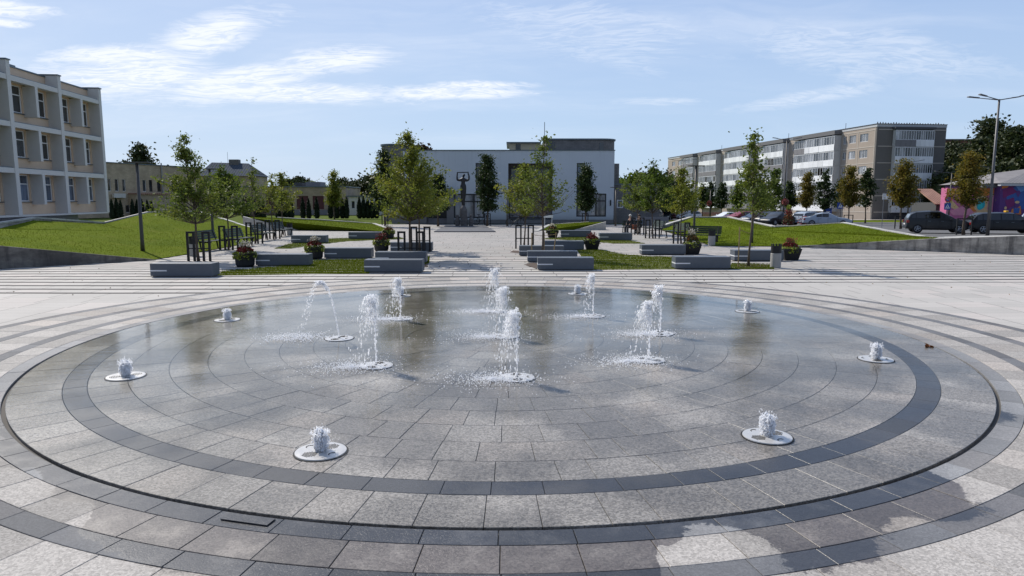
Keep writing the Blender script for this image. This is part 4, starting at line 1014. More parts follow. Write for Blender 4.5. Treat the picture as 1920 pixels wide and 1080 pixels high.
for h_ in hs: wpanes(B2, ident, h_[0], h_[1], .12, h_[2], h_[3], 1, None, 'dark_frame' if h_[0] > 12 else 'white_frame', 'glass_dark', .05)
MB().box((local_s(240), -1.2, 0), (Lb + off0, -.003, 3.0)).build('porch', 'tan_brick', B2); MB().box((local_s(239), -1.4, 3.003), (Lb + off0 + .2, -.003, 3.18)).build('porch_roof', 'roof_rust', B2)
for k, px in enumerate((209, 216, 223)):
    b = MB().box((local_s(px) - .1, -.5, 2.55), (local_s(px) + .55, -.14, 3.1)); b.build('air_conditioner', 'white_low', B2)
MB().tube([(local_s(304), -.1, 1), (local_s(304), -.1, hB + .4)], .09, 6).build('flue', 'galv', B2)
# blue grey roofed house behind
P_ = dp(372, 330, 135); Q_ = dp(474, 330, 135)
B3 = thing('gabled_house', 'house with blue grey sheet roof, chimney and aerial behind the left trees', 'house', (P_.x, 135, 0)); Lh = Q_.x - P_.x; e = P_.z; rz_ = dp(400, 306, 138).z
MB().box((0, 0, 0), (Lh, 8, e)).build('walls', 'tan_brick', B3)
b = MB(); b.add([(-.3, -.4, e), (Lh + .3, -.4, e), (Lh - 2.2, 4, rz_), (1.0, 4, rz_ + .2), (-.3, 8.4, e), (Lh + .3, 8.4, e)], [(0, 1, 2, 3), (3, 2, 5, 4), (0, 3, 4), (1, 5, 2), (0, 4, 5, 1)]); b.build('roof', 'roof_blue', B3)
MB().box((Lh * .44, 3.4, rz_ - .8), (Lh * .62, 4.6, rz_ + .75)).build('chimney', 'panel_dark', B3); MB().tube([(Lh * .4, 4, rz_), (Lh * .4, 4, rz_ + 2.2)], .03, 4).build('aerial', 'galv', B3)
# garages
P_ = dp(440, 400, 106); Q_ = dp(650, 400, 106); top = dp(600, 351, 106).z
B4 = thing('garage_building', 'low tan brick building with dark red doors behind the conifers', 'building', (P_.x, 106, 0)); Lh = Q_.x - P_.x; kx = lambda px: (dp(px, 400, 106).x - P_.x)
dh = [(kx(557), kx(579), .85, 2.85), (kx(587), kx(608), .85, 2.85), (kx(500), kx(518), .85, 2.6), (kx(460), kx(478), .85, 2.6)]
MB().wall(0, Lh, 0, top, dh, 0, .3).build('wall', 'tan_brick', B4); MB().box((0, .4, 0), (Lh, 10, top - .1)).build('inner_walls', 'tan_brick', B4); MB().box((-.1, -.15, top + .003), (Lh + .1, 10, top + .15)).build('roof_edge', 'cap_metal', B4)
for h_ in dh: MB().box((h_[0] + .003, .1, h_[2]), (h_[1] - .003, .2, h_[3])).build('door', 'dark_red_door', B4)
MB().box((kx(568), 2, top + .153), (kx(596), 5, top + .85)).build('roof_box', 'hall_grey_stone', B4); MB().box((kx(540), 3, top + .153), (kx(557), 6, top + .75)).build('roof_box', 'roof_dark', B4)
MB().box((0, -.6, 0), (Lh, -.3, .75)).build('low_wall', 'hall_grey_stone', B4)
# low white house
P_ = dp(654, 400, 104); Q_ = dp(712, 400, 104); top = dp(670, 369, 104).z
B5 = thing('low_house', 'low off white flat roofed house behind the conifers left of the hall', 'house', (P_.x, 104, 0)); kx = lambda px: (dp(px, 400, 104).x - P_.x); Lh = kx(720)
MB().wall(0, Lh, 0, top, [(kx(659), kx(666), .95, 2.1)], 0, .3).build('wall', 'white_low', B5); MB().box((0, .4, 0), (Lh, 8, top - .1)).build('inner_walls', 'glass_dark', B5); MB().box((-.2, -.2, top + .003), (Lh, 8, top + .18)).build('roof', 'cap_metal', B5)
wpanes(B5, ident, kx(659), kx(666), .12, .95, 2.1, 1, None, 'white_frame', 'glass_dark', .06)
# ================================================================== WHITE HALL
YH = 68.0
B6 = thing('community_hall', 'white rendered hall with dark framed windows and grey stone blocks behind the statue', 'building', (0, YH, 0))
hx = lambda px, z=3.0: (px - 960) * (YH * cos(PITCH) + (EYE - z) * sin(PITCH)) / F
XL, XR = hx(757), hx(1151); TOPH = 7.02
w1 = (hx(851), hx(908), .55, 2.9); w1t = (hx(892), hx(908), 2.9, 5.85); w2 = (hx(1081), hx(1137), .68, 2.92); w2t = (hx(1081), hx(1097), 2.92, 5.85); rc = (hx(953), hx(1036), .5, 5.82); en = (XL + .5, hx(838), -.1, 3.15)
MB().wall(XL, XR, .38, TOPH, [w1, w1t, w2, w2t, rc, (XL + .5, hx(838), .38, 3.15)], 0, .35).build('wall', 'hall_white', B6)
MB().box((XL + 4.8, .02, 0), (XR, .34, .377)).build('plinth', 'hall_grey_stone', B6)
MB().box((XL, .36, .4), (XR - .02, 1.6, TOPH - .03)).build('lining', 'dark_recess', B6) if 0 else None
MB().box((XL + .02, 2.0, 0), (XR - .02, 14, TOPH - .15)).build('inner_walls', 'dark_recess', B6)
MB().box((XR - .3, .352, 0), (XR - .003, 2.0, TOPH)).build('side_wall', 'hall_white', B6); MB().box((XL, .352, 0), (XL + .3, 2.0, TOPH)).build('side_wall', 'hall_white', B6)
MB().box((XL - .05, -.06, TOPH + .003), (XR + .06, 14, TOPH + .09)).build('parapet_cap', 'cap_metal', B6)
wpanes(B6, ident, w1[0], w1[1], .10, w1[2], w1[3], 3, (-1, 2.1), 'dark_frame', 'glass_light', .12); wpanes(B6, ident, w1t[0], w1t[1], .10, w1t[2], w1t[3], 1, None, 'dark_frame', 'glass_dark', .10)
wpanes(B6, ident, w2[0], w2[1], .10, w2[2], w2[3], 3, (-1, 2.15), 'dark_frame', 'glass_light', .12); wpanes(B6, ident, w2t[0], w2t[1], .10, w2t[2], w2t[3], 1, (-1, 4.4), 'dark_frame', 'glass_blue', .10)
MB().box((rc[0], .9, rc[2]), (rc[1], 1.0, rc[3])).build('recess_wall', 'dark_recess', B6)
MB().box((rc[0] + .003, .0, rc[2] - .1), (rc[1] - .003, .9, rc[2] - .003)).build('recess_floor', 'hall_grey_stone', B6)
wpanes(B6, ident, rc[0] + .2, rc[0] + 1.9, .84, 3.4, 5.4, 2, None, 'dark_frame', 'glass_dark', .1); wpanes(B6, ident, rc[0] + 2.3, rc[1] - .2, .84, 3.4, 5.4, 2, None, 'dark_frame', 'glass_blue', .1)
for k in range(3): MB().box((rc[0] + .15 + k * 1.42, .80, .6), (rc[0] + 1.45 + k * 1.42, .895, 3.0)).build('cladding_panel', 'hall_grey_stone', B6)
MB().box((hx(838), -.55, 0), (hx(851) - .003, .34, 3.45)).build('stone_pier', 'hall_grey_stone', B6, bevel=.01)
MB().box((hx(735), -.5, 0), (hx(800), .8, 1.05)).build('stone_wall', 'hall_grey_stone', B6)
for k in range(3): MB().box((hx(801), -.3 + k * .35, 0), (hx(838) - .01, .2 + k * .35 - .002, .17 * (k + 1))).build('step', 'hall_grey_stone', B6)
MB().box((hx(801), 1.3, .5), (hx(838), 1.45, 3.1)).build('entrance_door', 'dark_frame', B6)
MB().box((hx(1144), -.12, 1.75), (hx(1146), -.003, 2.3)).build('wall_lamp', 'black_steel', B6)
# grey rear volumes
hz = lambda px, Z, z=6: (px - 960) * (Z * cos(PITCH) + (EYE - z) * sin(PITCH)) / F
b = MB(); b.box((hz(1130, 76), 4.0, 0), (hz(1150.5, 76), 20, 6.0)); b.build('rear_block', 'grey_brick', B6)
zt = dp(1040, 262.5, 76).z; x0, x1 = hz(1023, 76, 9), hz(1156, 76, 9)
rc_ = 1.6; pts = [(x0, 8), (x1 - rc_, 8)] + [(x1 - rc_ + rc_ * sin(t), 8 + rc_ - rc_ * cos(t)) for t in (.3, .6, .9, 1.2, 1.5)] + [(x1, 20), (x0, 20)]
MB().prism(pts, 6.0, zt).build('upper_block', 'grey_brick', B6); MB().prism([(p_[0] + (.12 if p_[0] > 6 else -.12), p_[1] + (-.12 if p_[1] < 12 else .1)) for p_ in pts], zt + .003, zt + .16).build('upper_cap', 'cap_metal', B6)
for (a, c_, za, zb) in ((1027, 1040, 7.2, 8.5), (1123, 1131, 7.2, 8.4)): MB().box((hz(a, 76), 7.93, za), (hz(c_, 76), 7.99, zb)).build('upper_window', 'glass_dark', B6)
b = MB(); b.box((hz(955, 74), 6, 6.0), (hz(1014, 74), 14, dp(980, 269, 74).z)); b.build('cream_block', 'hall_cream', B6); zq = dp(980, 269, 74).z; MB().box((hz(955, 74) - .3, 5.7, zq + .003), (hz(1014, 74), 14, zq + .14)).build('cream_cap', 'cap_metal', B6)
MB().box((hz(967, 74), 5.94, 7.1), (hz(976, 74), 5.99, 8.1)).build('upper_window', 'glass_dark', B6)
x0 = hz(712, 77); zt = dp(730, 273, 77).z; x1 = hz(762, 77); r_ = (x1 - x0) / 2
MB().lathe([(r_, 0), (r_, zt)], 28, ((x0 + x1) / 2, 9 + r_)).build('round_tower', 'grey_brick', B6); MB().lathe([(r_ + .12, zt + .003), (r_ + .12, zt + .2)], 28, ((x0 + x1) / 2, 9 + r_)).build('tower_cap', 'cap_metal', B6)
MB().tube([(hz(1020.6, 80), 12, 7.0), (hz(1020.6, 80), 12, dp(1020, 229, 80).z)], .04, 5).build('lightning_rod', 'galv', B6)
MB().box((hz(1157, 76), 3.0, 3.2), (hz(1164, 76), 3.08, 3.3)).build('bracket', 'galv', B6) if 0 else None
# annex
B7 = thing('hall_annex', 'low grey annex with one white framed window joined to the right of the hall', 'building', (0, 70, 0)); ta_ = dp(1180, 347, 70).z
X0 = XR + .1; X1 = hz(1232, 70, 3)
hw = [(hz(1157, 70, 3), hz(1169, 70, 3), dp(1160, 390, 70).z, dp(1160, 374.5, 70).z)]
MB().wall(X0, X1, -.4, ta_, hw, 0, .3).build('wall', 'grey_brick', B7); MB().box((X0 + .1, .9, -.4), (X1 - .002, 8, ta_ - .05)).build('inner_walls', 'dark_recess', B7); MB().box((X1 + .001, .0, -.4), (X1 + .3, 8, ta_)).build('side_wall', 'grey_brick', B7); MB().box((X0, -.15, ta_ + .003), (X1 + .4, 8, ta_ + .16)).build('roof_edge', 'cap_metal', B7)
wpanes(B7, ident, *hw[0][:2], .08, *hw[0][2:], 1, None, 'white_frame', 'glass_dark', .1)
MB().box((hz(1190, 64, 1), -6, -.4), (hz(1254, 64, 1), -5.7, .75)).build('low_wall', 'hall_grey_stone', B7)
# ================================================================== BLOCK OF FLATS
A0 = Vector((60.3, 117, 0)); TH = atan2(96, -12.9)
B8 = thing('apartment_block', 'long five storey panel block with white glazed balconies on the right', 'building', A0, TH)
L8 = 97; D8 = 12.6; FH = 2.72; Z0 = .2; TOP = 14.25
base = -2.6
mapA = ident; mapB = lambda u, w_, z: (-w_, -u, z)
bays = [(9.4, 23.5), (27.2, 38), (42, 55.5), (59.6, 71), (74.5, 84)]
singles = [(1.9, 4.1), (5.2, 7.1), (7.9, 8.9), (24.6, 26.0), (39.2, 40.8), (56.6, 58.6), (72.1, 73.5), (86, 88.5), (91, 93.5)]
hA = []
for (a, c_) in singles:
    for f_ in range(5): hA.append((a, c_, Z0 + FH * f_ + .95, Z0 + FH * f_ + 2.30))
fw = MB(); fw.wall(0, L8, base, TOP, hA, 0, -.3); fw.build('wall', 'panel_tan', B8)
MB().box((0.003, -D8, base), (L8, -1.0, TOP - .1)).build('inner_walls', 'panel_dark', B8)
e_ = MB(); e_.box((-.3, -D8, base), (0, -.001, TOP)); e_.build('end_wall', 'panel_dark', B8)  # side away from the sun: its shade is painted in by the darker panel
MB().box((-.33, -D8 - .05, TOP + .003), (L8 + .1, .06, TOP + .42)).build('parapet', 'roof_edge', B8); MB().box((-.40, -D8 - .1, TOP + .423), (L8 + .1, .14, TOP + .52)).build('roof_edge', 'roof_dark', B8)
bd = MB()
for f_ in range(6):
    z = Z0 + FH * f_ - .06; bd.box((-.335, -D8 - .01, z), (-.302, -.3, z + .13))
bd.build('floor_band', 'panel_band', B8)
bd = MB(); cutsx = [0] + [x for p_ in bays for x in p_] + [L8]
for i in range(0, len(cutsx), 2):
    for f_ in range(6):
        z = Z0 + FH * f_ - .06; bd.box((cutsx[i] + .02, .003, z), (cutsx[i + 1] - .02, .035, z + .13))
    xs_ = [cutsx[i] + .1, cutsx[i + 1] - .22] + ([4.55, 7.4] if i == 0 else [])
    for x in xs_:
        for f_ in range(5): bd.box((x, .003, Z0 + FH * f_ + .075), (x + .12, .032, Z0 + FH * (f_ + 1) - .065))
bd.build('panel_joint', 'panel_band', B8)
for h_ in hA: 
    if h_[1] - h_[0] > .9: wpanes(B8, mapA, h_[0], h_[1], -.12, h_[2], h_[3], 3 if h_[1] - h_[0] > 1.6 else 2, None, 'white_frame', 'glass_light' if R() < .4 else 'glass_curtain', .07)
def balcony(root, m, u0, u1, dpt, z, kind, npan):
    s = MB(); s.box((u0, 0.004, z - .08), (u1, dpt, z + .06), m)
    s.box((u0 - .02, .004, z + .061), (u0 + .08, dpt - .1, z + 2.50), m); s.box((u1 - .08, .004, z + .061), (u1 + .02, dpt - .1, z + 2.50), m); s.box((u0, .004, z + 2.501), (u1, dpt, z + 2.62), m)
    Bc = s.build('balcony', 'roof_edge' if kind != 1 else 'panel_band', root)
    w_ = (u1 - u0) / npan
    for k in range(npan):
        a = u0 + k * w_; prou = U(0, .03)
        if kind == 2 and k < npan // 3: mt = 'panel_dark'
        else: mt = 'white_panel'
        if not (kind == 3): MB().box((a + .015, dpt + .001, z - .06), (a + w_ - .015, dpt + .05 + prou, z + 1.02), m).build('balcony_panel', mt, Bc)
        else: MB().box((a + .015, dpt + .001, z - .06), (a + w_ - .015, dpt + .04, z + 1.02), m).build('balcony_panel', 'hall_grey_stone', Bc)
        open_ = R() < .06
        g_ = MB(); g_.box((a + .02, dpt - .06, z + 1.08), (a + w_ - .02, dpt - .035, z + 2.46), m)
        if not open_: g_.build('pane', random.choice(['glass_curtain', 'glass_light', 'glass_curtain', 'glass_dark', 'glass_light']), Bc)
    fr_ = MB(); nm = npan * 2
    for k in range(nm + 1):
        a = u0 + (u1 - u0) * k / nm; fr_.box((a - .035, dpt - .03, z + 1.075), (a + .035, dpt + .02, z + 2.46), m)
    fr_.box((u0, dpt - .03, z + 1.021), (u1, dpt + .03, z + 1.075), m); fr_.box((u0, dpt - .03, z + 2.461), (u1, dpt + .03, z + 2.50), m)
    fr_.build('glazing_bars', 'white_frame', Bc)
random.seed(21)
for bi, (a, c_) in enumerate(bays):
    for f_ in range(5):
        kd = random.choice([0, 0, 0, 2, 0, 3]) if not (bi == 0 and f_ > 1) else (2 if f_ == 4 else 0)
        mid = a + (c_ - a) * .7
        balcony(B8, mapA, a + .1, mid - .05, 1.25, Z0 + FH * f_, 0 if kd == 2 else kd, 6)
        balcony(B8, mapA, mid + .05, c_ - .1, 1.05, Z0 + FH * f_, kd if bi else (3 if f_ == 4 else 0), 3)
    MB().box((a, .07, Z0 + FH * 5 + .05), (c_, 1.4, TOP + .35)).build('balcony_roof', 'canopy_grey', B8)
for f_ in range(5):
    z = Z0 + FH * f_; mb2 = lambda u, w_, zz: (-w_ - .335, -u, zz)
    balcony(B8, mb2, 2.9, 6.55, .75, z, 3 if f_ == 4 else 0, 4); balcony(B8, mb2, 6.6, 9.9, .7, z, 0, 4)
MB().box((-1.15, -10.1, Z0 + FH * 5 + .05), (-.345, -2.7, TOP - .05)).build('balcony_roof', 'roof_dark', B8)
MB().box((-.8, -9.9, base), (-.345, -2.9, .1)).build('balcony_base', 'roof_dark', B8)
for k in range(26):
    o_ = R(); MB().tube([((-.2 if k % 2 else U(0, 30)), (-R() * D8 if k % 2 else -.1), TOP + .5), ((-.2 if k % 2 else 0), 0, TOP + .9)][:1] * 1 + [((-.2), -k * .48, TOP + U(.65, .85))], .05, 4).build('roof_vent', 'galv', B8) if 0 else MB().box((-.3, -k * .48 - .1, TOP + .521), (-.18, -k * .48, TOP + U(.6, .78))).build('roof_vent', 'roof_dark', B8)
for s_ in (13, 33, 50, 66): MB().tube([(s_, -3, TOP + .5), (s_, -3, TOP + 2.0)], .05, 4).build('aerial', 'galv', B8)
# red brick block behind
X, Y, H = at(1764, 263.5, 170); B9 = thing('brick_block', 'flat roofed red brick block showing behind the end of the flats', 'building', (dp(1750, 300, 170).x, 170, terr(60, 170)))
Lq = dp(1822, 300, 170).x - dp(1750, 300, 170).x
MB().box((0, 0, 0), (Lq, 12, H)).build('walls', 'brick_red', B9); MB().box((-.2, -.2, H + .003), (Lq + .2, 12, H + .35)).build('roof_edge', 'roof_dark', B9)
for f_ in range(4): MB().box((Lq * .33, -.08, H - 2.6 - 2.8 * f_), (Lq * .52, -.003, H - 1.0 - 2.8 * f_)).build('window', 'glass_curtain', B9)
# ================================================================== MURAL BUILDING
YM = 92.0; gm = terr(60, YM)
mx_ = lambda px, z=2.0: (px - 960) * (YM * cos(PITCH) + (EYE - z) * sin(PITCH)) / F
mz_ = lambda py: dp(1850, py, YM).z - gm
B10 = thing('mural_building', 'single storey building with a pink and blue painted mural and grey seam roof', 'building', (0, YM, gm))
xa, xb, xc = mx_(1786), mx_(1874.5), mx_(1990)
wl = MB().box((xa, 1.2, 0), (xb - .003, 2.6, mz_(352))).build('left_wing', 'art_pink', B10); wr = MB().box((xb, 0, 0), (xc, 12, mz_(344.5))).build('right_wing', 'art_purple', B10)
b = MB(); b.box((mx_(1846), .7, mz_(351.5)), (xb - .005, 5, mz_(344.5))); b.build('flat_roof', 'canopy_grey', B10)
b = MB(); e0 = mz_(343.5); b.add([(mx_(1866), -.7, e0), (xc + 1, -.7, e0), (xc + 1, 6, mz_(310)), (mx_(1915), 6, mz_(322)), (mx_(1866), 12.6, e0), (xc + 1, 12.6, e0)], [(0, 1, 2, 3), (3, 2, 5, 4), (0, 3, 4), (0, 4, 5, 1), (1, 5, 2)]); b.build('seam_roof', 'roof_seam', B10)
MB().box((mx_(1868), -.6, e0 - .35), (xc, -.003, e0 - .003)).build('eaves_board', 'roof_edge', B10)
def blob(parent, pts, y, mat, dpth=.012):
    b = MB(); P2_ = [(mx_(a), mz_(c_)) for a, c_ in pts]; n = len(P2_)
    b.v = [(x, y, z) for x, z in P2_] + [(x, y + dpth, z) for x, z in P2_]; b.f = [tuple(range(n)), tuple(range(n, 2 * n))[::-1]] + [(i, (i + 1) % n, n + (i + 1) % n, n + i) for i in range(n)]
    b.build('painted_shape', mat, parent)
def ell(cx, cy, rx, ry, n=20, w_=0.0, k=3): return [(cx + rx * (1 + w_ * sin(k * t)) * cos(t), cy + ry * (1 + w_ * sin(k * t)) * sin(t)) for t in [2 * pi * i / n for i in range(n)]]
yl = 1.2 - .014; i_ = 0
def lay(parent, pts, y, mat):
    global i_; i_ += 1; blob(parent, pts, y - .004 * i_, mat, .003)
for pts, mat in (([(1784, 353), (1800, 353), (1795, 380), (1784, 390)], 'art_orange'), ([(1835, 353), (1874, 353), (1874, 362), (1850, 372), (1836, 378)], 'art_orange'), (ell(1850, 384, 22, 16, 20, .12, 3), 'art_rose'),
    ([(1784, 372), (1796, 376), (1812, 392), (1826, 404), (1816, 404), (1800, 392), (1784, 384)], 'art_cream'), ([(1792, 396), (1815, 388), (1838, 394), (1850, 404), (1800, 404)], 'art_rose'), ([(1822, 378), (1840, 384), (1846, 396), (1838, 398), (1828, 388)], 'art_orange'),
    (ell(1851, 383, 13, 17, 20, .05, 5), 'art_cream'), (ell(1850, 382, 8.5, 12, 20, .06, 4), 'art_turq'), (ell(1850, 386, 4.5, 6, 14, .1, 3), 'art_teal'), ([(1866, 368), (1874, 364), (1874, 404), (1866, 404)], 'art_rose'), ([(1836, 400), (1848, 396), (1864, 392), (1866, 404), (1836, 404)], 'art_cream')): lay(B10, pts, 1.2 - .004, mat)
i_ = 0
for pts, mat in (([(1876, 346), (1892, 346), (1886, 352), (1876, 354)], 'art_orange'), (ell(1912, 365, 24, 17, 20, .15, 3), 'art_blue'), (ell(1935, 372, 30, 24, 20, .1, 3), 'art_blue'), ([(1878, 356), (1894, 350), (1906, 360), (1892, 366), (1880, 372)], 'art_plum'), ([(1884, 376), (1900, 370), (1904, 384), (1890, 392)], 'art_plum'),
    ([(1902, 349), (1916, 347), (1924, 356), (1910, 360)], 'art_sky'), ([(1904, 358), (1910, 357), (1912, 362), (1908, 370), (1904, 364)], 'art_purple'), ([(1898, 392), (1914, 386), (1917, 402), (1896, 402)], 'art_orange'), (ell(1907, 384, 5, 6, 14), 'art_purple'), (ell(1907, 379, 4.2, 2.6, 12), 'art_cream'), ([(1901, 390), (1913, 390), (1912, 400), (1902, 400)], 'art_blue'), (ell(1886, 390, 2.5, 3, 10), 'art_cream'), ([(1882, 394), (1890, 394), (1891, 403), (1881, 403)], 'art_plum')): lay(B10, pts, -.002, mat)
# rusty sheet roofed shed
Zs = 98; gs = terr(60, Zs); sx = lambda px: (px - 960) * Zs * .992 / F
B11 = thing('shed', 'small shed with rusty striped sheet roof beside the flats', 'shed', (0, Zs, gs)); zz = lambda py: dp(1770, py, Zs).z - gs
MB().box((sx(1756), 0, 0), (sx(1786), 6, zz(380))).build('walls', 'roof_dark', B11)
b = MB(); b.add([(sx(1752), -.3, zz(382)), (sx(1786), -.3, zz(382)), (sx(1786), 5, zz(353)), (sx(1757), 5, zz(353)), (sx(1752), -.3, zz(384)), (sx(1786), -.3, zz(384)), (sx(1786), 5, zz(355)), (sx(1757), 5, zz(355))], [(0, 1, 2, 3), (4, 7, 6, 5), (0, 4, 5, 1), (1, 5, 6, 2), (2, 6, 7, 3), (3, 7, 4, 0)]); b.build('roof', 'roof_rust', B11)
# fence / hedge in front of the flats
fg = thing('picket_fence', 'low brown paling fence in front of the flats beyond the crossing', 'fence', (0, 0, 0))
for k in range(60):
    px = 1312 + k * 1.5; P = dp(px, 400, 140); z = terr(P.x, 140); MB().box((P.x - .06, 140, z), (P.x + .06, 140.05, z + 1.2)).build('paling', 'rust_roof', fg)
P = dp(1312, 400, 140); Q = dp(1402, 400, 140); MB().box((P.x, 140.052, -1.2), (Q.x, 140.1, -1.1)).build('rail', 'rust_roof', fg)
# ================================================================== STATUE
Ps = gp(872, 423.2); Sy = 60.0
plate = [gp(813.8, 434, .05), gp(929.5, 434, .05), gp(909, 422.8, .05), gp(836, 422.8, .05)]
b = MB().prism([(p_.x, p_.y) for p_ in plate], .004, .07); tag(b.build('stone_platform', 'slab_dark', bevel=.01), 'low dark grey stone platform under the statue', 'platform')
sx = lambda px: (px - 960) * Sy * .995 / F; szz = lambda py: dp(870, py, Sy).z
ST = thing('statue', 'tall dark statue of a woman holding a bar above her head on carved stone blocks', 'statue', (sx(869), Sy, .07))
bx = lambda px: sx(px) - sx(869); bz = lambda py: szz(py) - .07
def rock(name, x0, x1, z0, z1, d_, seed, top=.7):
    random.seed(seed); b = MB(); n = 10; L_ = 7
    for l in range(L_ + 1):
        t = l / L_; s = 1 if t < .6 else (1 - (1 - top) * ((t - .6) / .4) ** 1.5)
        for k in range(n):
            a = 2 * pi * k / n; c_, s_ = cos(a), sin(a); m_ = 1 / max(abs(c_), abs(s_)) ** .75
            b.v.append(((x0 + x1) / 2 + (x1 - x0) / 2 * c_ * m_ * s * U(.9, 1.05), d_ * s_ * m_ * s * U(.92, 1.05), z0 + (z1 - z0) * t))
    for l in range(L_):
        for k in range(n): b.f.append((l * n + k, l * n + (k + 1) % n, (l + 1) * n + (k + 1) % n, (l + 1) * n + k))
    b.f.append(tuple(range(n))[::-1]); b.f.append(tuple(L_ * n + k for k in range(n))); return b.build(name, 'statue_stone', ST)
rock('pedestal', bx(863), bx(877), 0, bz(407), .40, 1, .95); rock('carved_rock', bx(862.5), bx(876), bz(407) + .002, bz(385), .36, 2, .35)
rock('side_figure', bx(853.5), bx(862), 0, bz(406.5), .24, 3, .6); rock('side_figure', bx(879), bx(887.5), 0, bz(406.5), .24, 4, .6)
for px in (857.5, 883.5): b = MB(); b.ico((0, 0, 0), .15); b.build('carved_head', 'statue_stone', ST, smooth=True, loc=(bx(px), -.03, bz(405)))
def skin(name, mat, parent, V, E, Rr, sub=2):
    me = bpy.data.meshes.new(name); me.from_pydata(V, E, []); o = bpy.data.objects.new(name, me); col.objects.link(o); o.parent = parent
    md = o.modifiers.new('skin', 'SKIN'); md.use_smooth_shade = True
    for i, r in enumerate(Rr):
        sv = me.skin_vertices[0].data[i]; sv.radius = (r, r) if not isinstance(r, tuple) else r; sv.use_root = (i == 0)
    ss = o.modifiers.new('sub', 'SUBSURF'); ss.levels = sub; ss.render_levels = sub
    me.materials.append(MT[mat]); return o
V = [(0, 0, bz(352)), (0, 0, bz(365)), (bx(868.5), 0, bz(377)), (bx(869), 0, bz(386)), (0, 0, bz(345)), (0, 0, bz(340)), (0, 0, bz(336)), (0, 0, bz(332.5)), (.02, 0, bz(330)), (.03, 0, bz(327)),
     (bx(862), 0, bz(338)), (bx(858), 0, bz(337.5)), (bx(857.7), -.02, bz(331)), (bx(858.5), 0, bz(324)), (bx(876), 0, bz(338.5)), (bx(879.8), 0, bz(337)), (bx(880), 0, bz(330)), (bx(878), 0, bz(324))]
E_ = [(0, 1), (1, 2), (2, 3), (0, 4), (4, 5), (5, 6), (6, 7), (7, 8), (8, 9), (6, 10), (10, 11), (11, 12), (12, 13), (6, 14), (14, 15), (15, 16), (16, 17)]
skin('figure', 'statue_bronze', ST, V, E_, [(.29, .2), (.26, .18), (.17, .14), (.13, .12), (.19, .15), (.17, .14), (.16, .13), .06, .085, .07, .13, .10, .07, .06, .13, .10, .07, .06])
MB().tube([(bx(857.5), 0, bz(323.5)), (bx(879.5), 0, bz(323))], .045, 6).build('raised_bar', 'statue_bronze', ST)
MB().tube([(.05, 0, bz(331)), (.10, -.08, bz(328.5)), (.09, -.02, bz(326))], [.06, .09, .04], 6).build('headdress', 'statue_bronze', ST)
MB().box((-.18, -.05, -.06), (.0, .0, .30)).build('plaque', 'white_low', None, loc=(plate[0].x * .5 + plate[1].x * .5, plate[0].y - .1, 0.0)) if 0 else None
random.seed(9)
# ================================================================== LAMPS
def post_lamp(lab, P, h, rz=0):
    root = thing('lamp_post', lab, 'lamp', P, rz)
    MB().tube([(0, 0, 0), (0, 0, .5), (0, 0, h)], [.095, .075, .06], 10).build('pole', 'lamp_pole', root, smooth=True)
    MB().box((-.52, -.11, h), (.52, .11, h + .06)).build('lamp_head', 'lamp_pole', root); MB().lathe([(.13, 0), (.13, .03)], 12).build('base_plate', 'lamp_pole', root)
for (px, py, ty, Z, lab) in ((268, 474, 306, 29.6, 'slim brown lamp post with a flat top standing in the left lawn'), (400, 451, 318, 40, 'brown lamp post in the left lawn behind the dark green young tree'), (1301, 440, 312, 44, 'lamp post behind the tub with tall flowers near the right benches'), (1409, 458, 330, 36.5, 'lamp post right behind the tall airy tree on the right'), (1154, 424, 352, 62, 'thin post lamp at the right corner of the white hall'), (951, 424, 362, 62, 'thin post lamp before the middle of the white hall')):
    P = dp(px, py, Z); post_lamp(lab, P, dp(px, ty, Z).z - P.z)
def road_lamp(lab, px, Z, ty, arm, four=False, rz=0.0, py=None, single=False):
    P = dp(px, 400, Z); P.z = terr(P.x, Z); h = dp(px, ty, Z).z - P.z
    root = thing('street_lamp', lab, 'lamp', P, rz, None)
    MB().tube([(0, 0, 0), (0, 0, h * .3), (0, 0, h)], [.11, .09, .06], 10).build('pole', 'lamp_pole' if not four else 'steel_grey', root, smooth=True)
    arms = [(1, .0), (-1, .0)] if not single else [(-1, 0)]
    if four: arms = [(1, .35), (1, -.35), (-1, .35), (-1, -.35)]
    for (s, dy_) in arms:
        MB().tube([(0, 0, h - .05), (s * arm, dy_ * arm, h + .12)], [.035, .025], 6).build('arm', 'steel_grey', root)
        b = MB(); x = s * arm; b.add([(x, dy_ * arm - .06, h + .10), (x + s * .62, dy_ * arm * 1.5 - .14, h + .20), (x + s * .62, dy_ * arm * 1.5 + .14, h + .20), (x, dy_ * arm + .06, h + .10), (x, dy_ * arm - .05, h + .17), (x + s * .60, dy_ * arm * 1.5 - .1, h + .26), (x + s * .60, dy_ * arm * 1.5 + .1, h + .26), (x, dy_ * arm + .05, h + .17)], [(0, 1, 2, 3), (4, 7, 6, 5), (0, 4, 5, 1), (1, 5, 6, 2), (2, 6, 7, 3), (3, 7, 4, 0)]); b.build('lamp_head', 'steel_grey', root)
road_lamp('tall four headed street lamp on the right beside the black taxi', 1855, 45.5, 186, 1.05, True)
road_lamp('double armed street lamp in the car park before the middle of the flats', 1469, 78, 262, 1.0)
road_lamp('double armed street lamp near the far end of the flats', 1278, 118, 301, 1.6)
road_lamp('double armed street lamp in front of the end wall of the flats', 1702, 95, 303, 1.1)
road_lamp('single armed street lamp in front of the dark trees', 1779, 90, 324, 1.6, single=True)
road_lamp('thin lamp post carrying a red flower basket by the far cars', 1331, 100, 356, .3)
road_lamp('thin double headed lamp far off between the dark trees', 1846, 108, 313, .7)
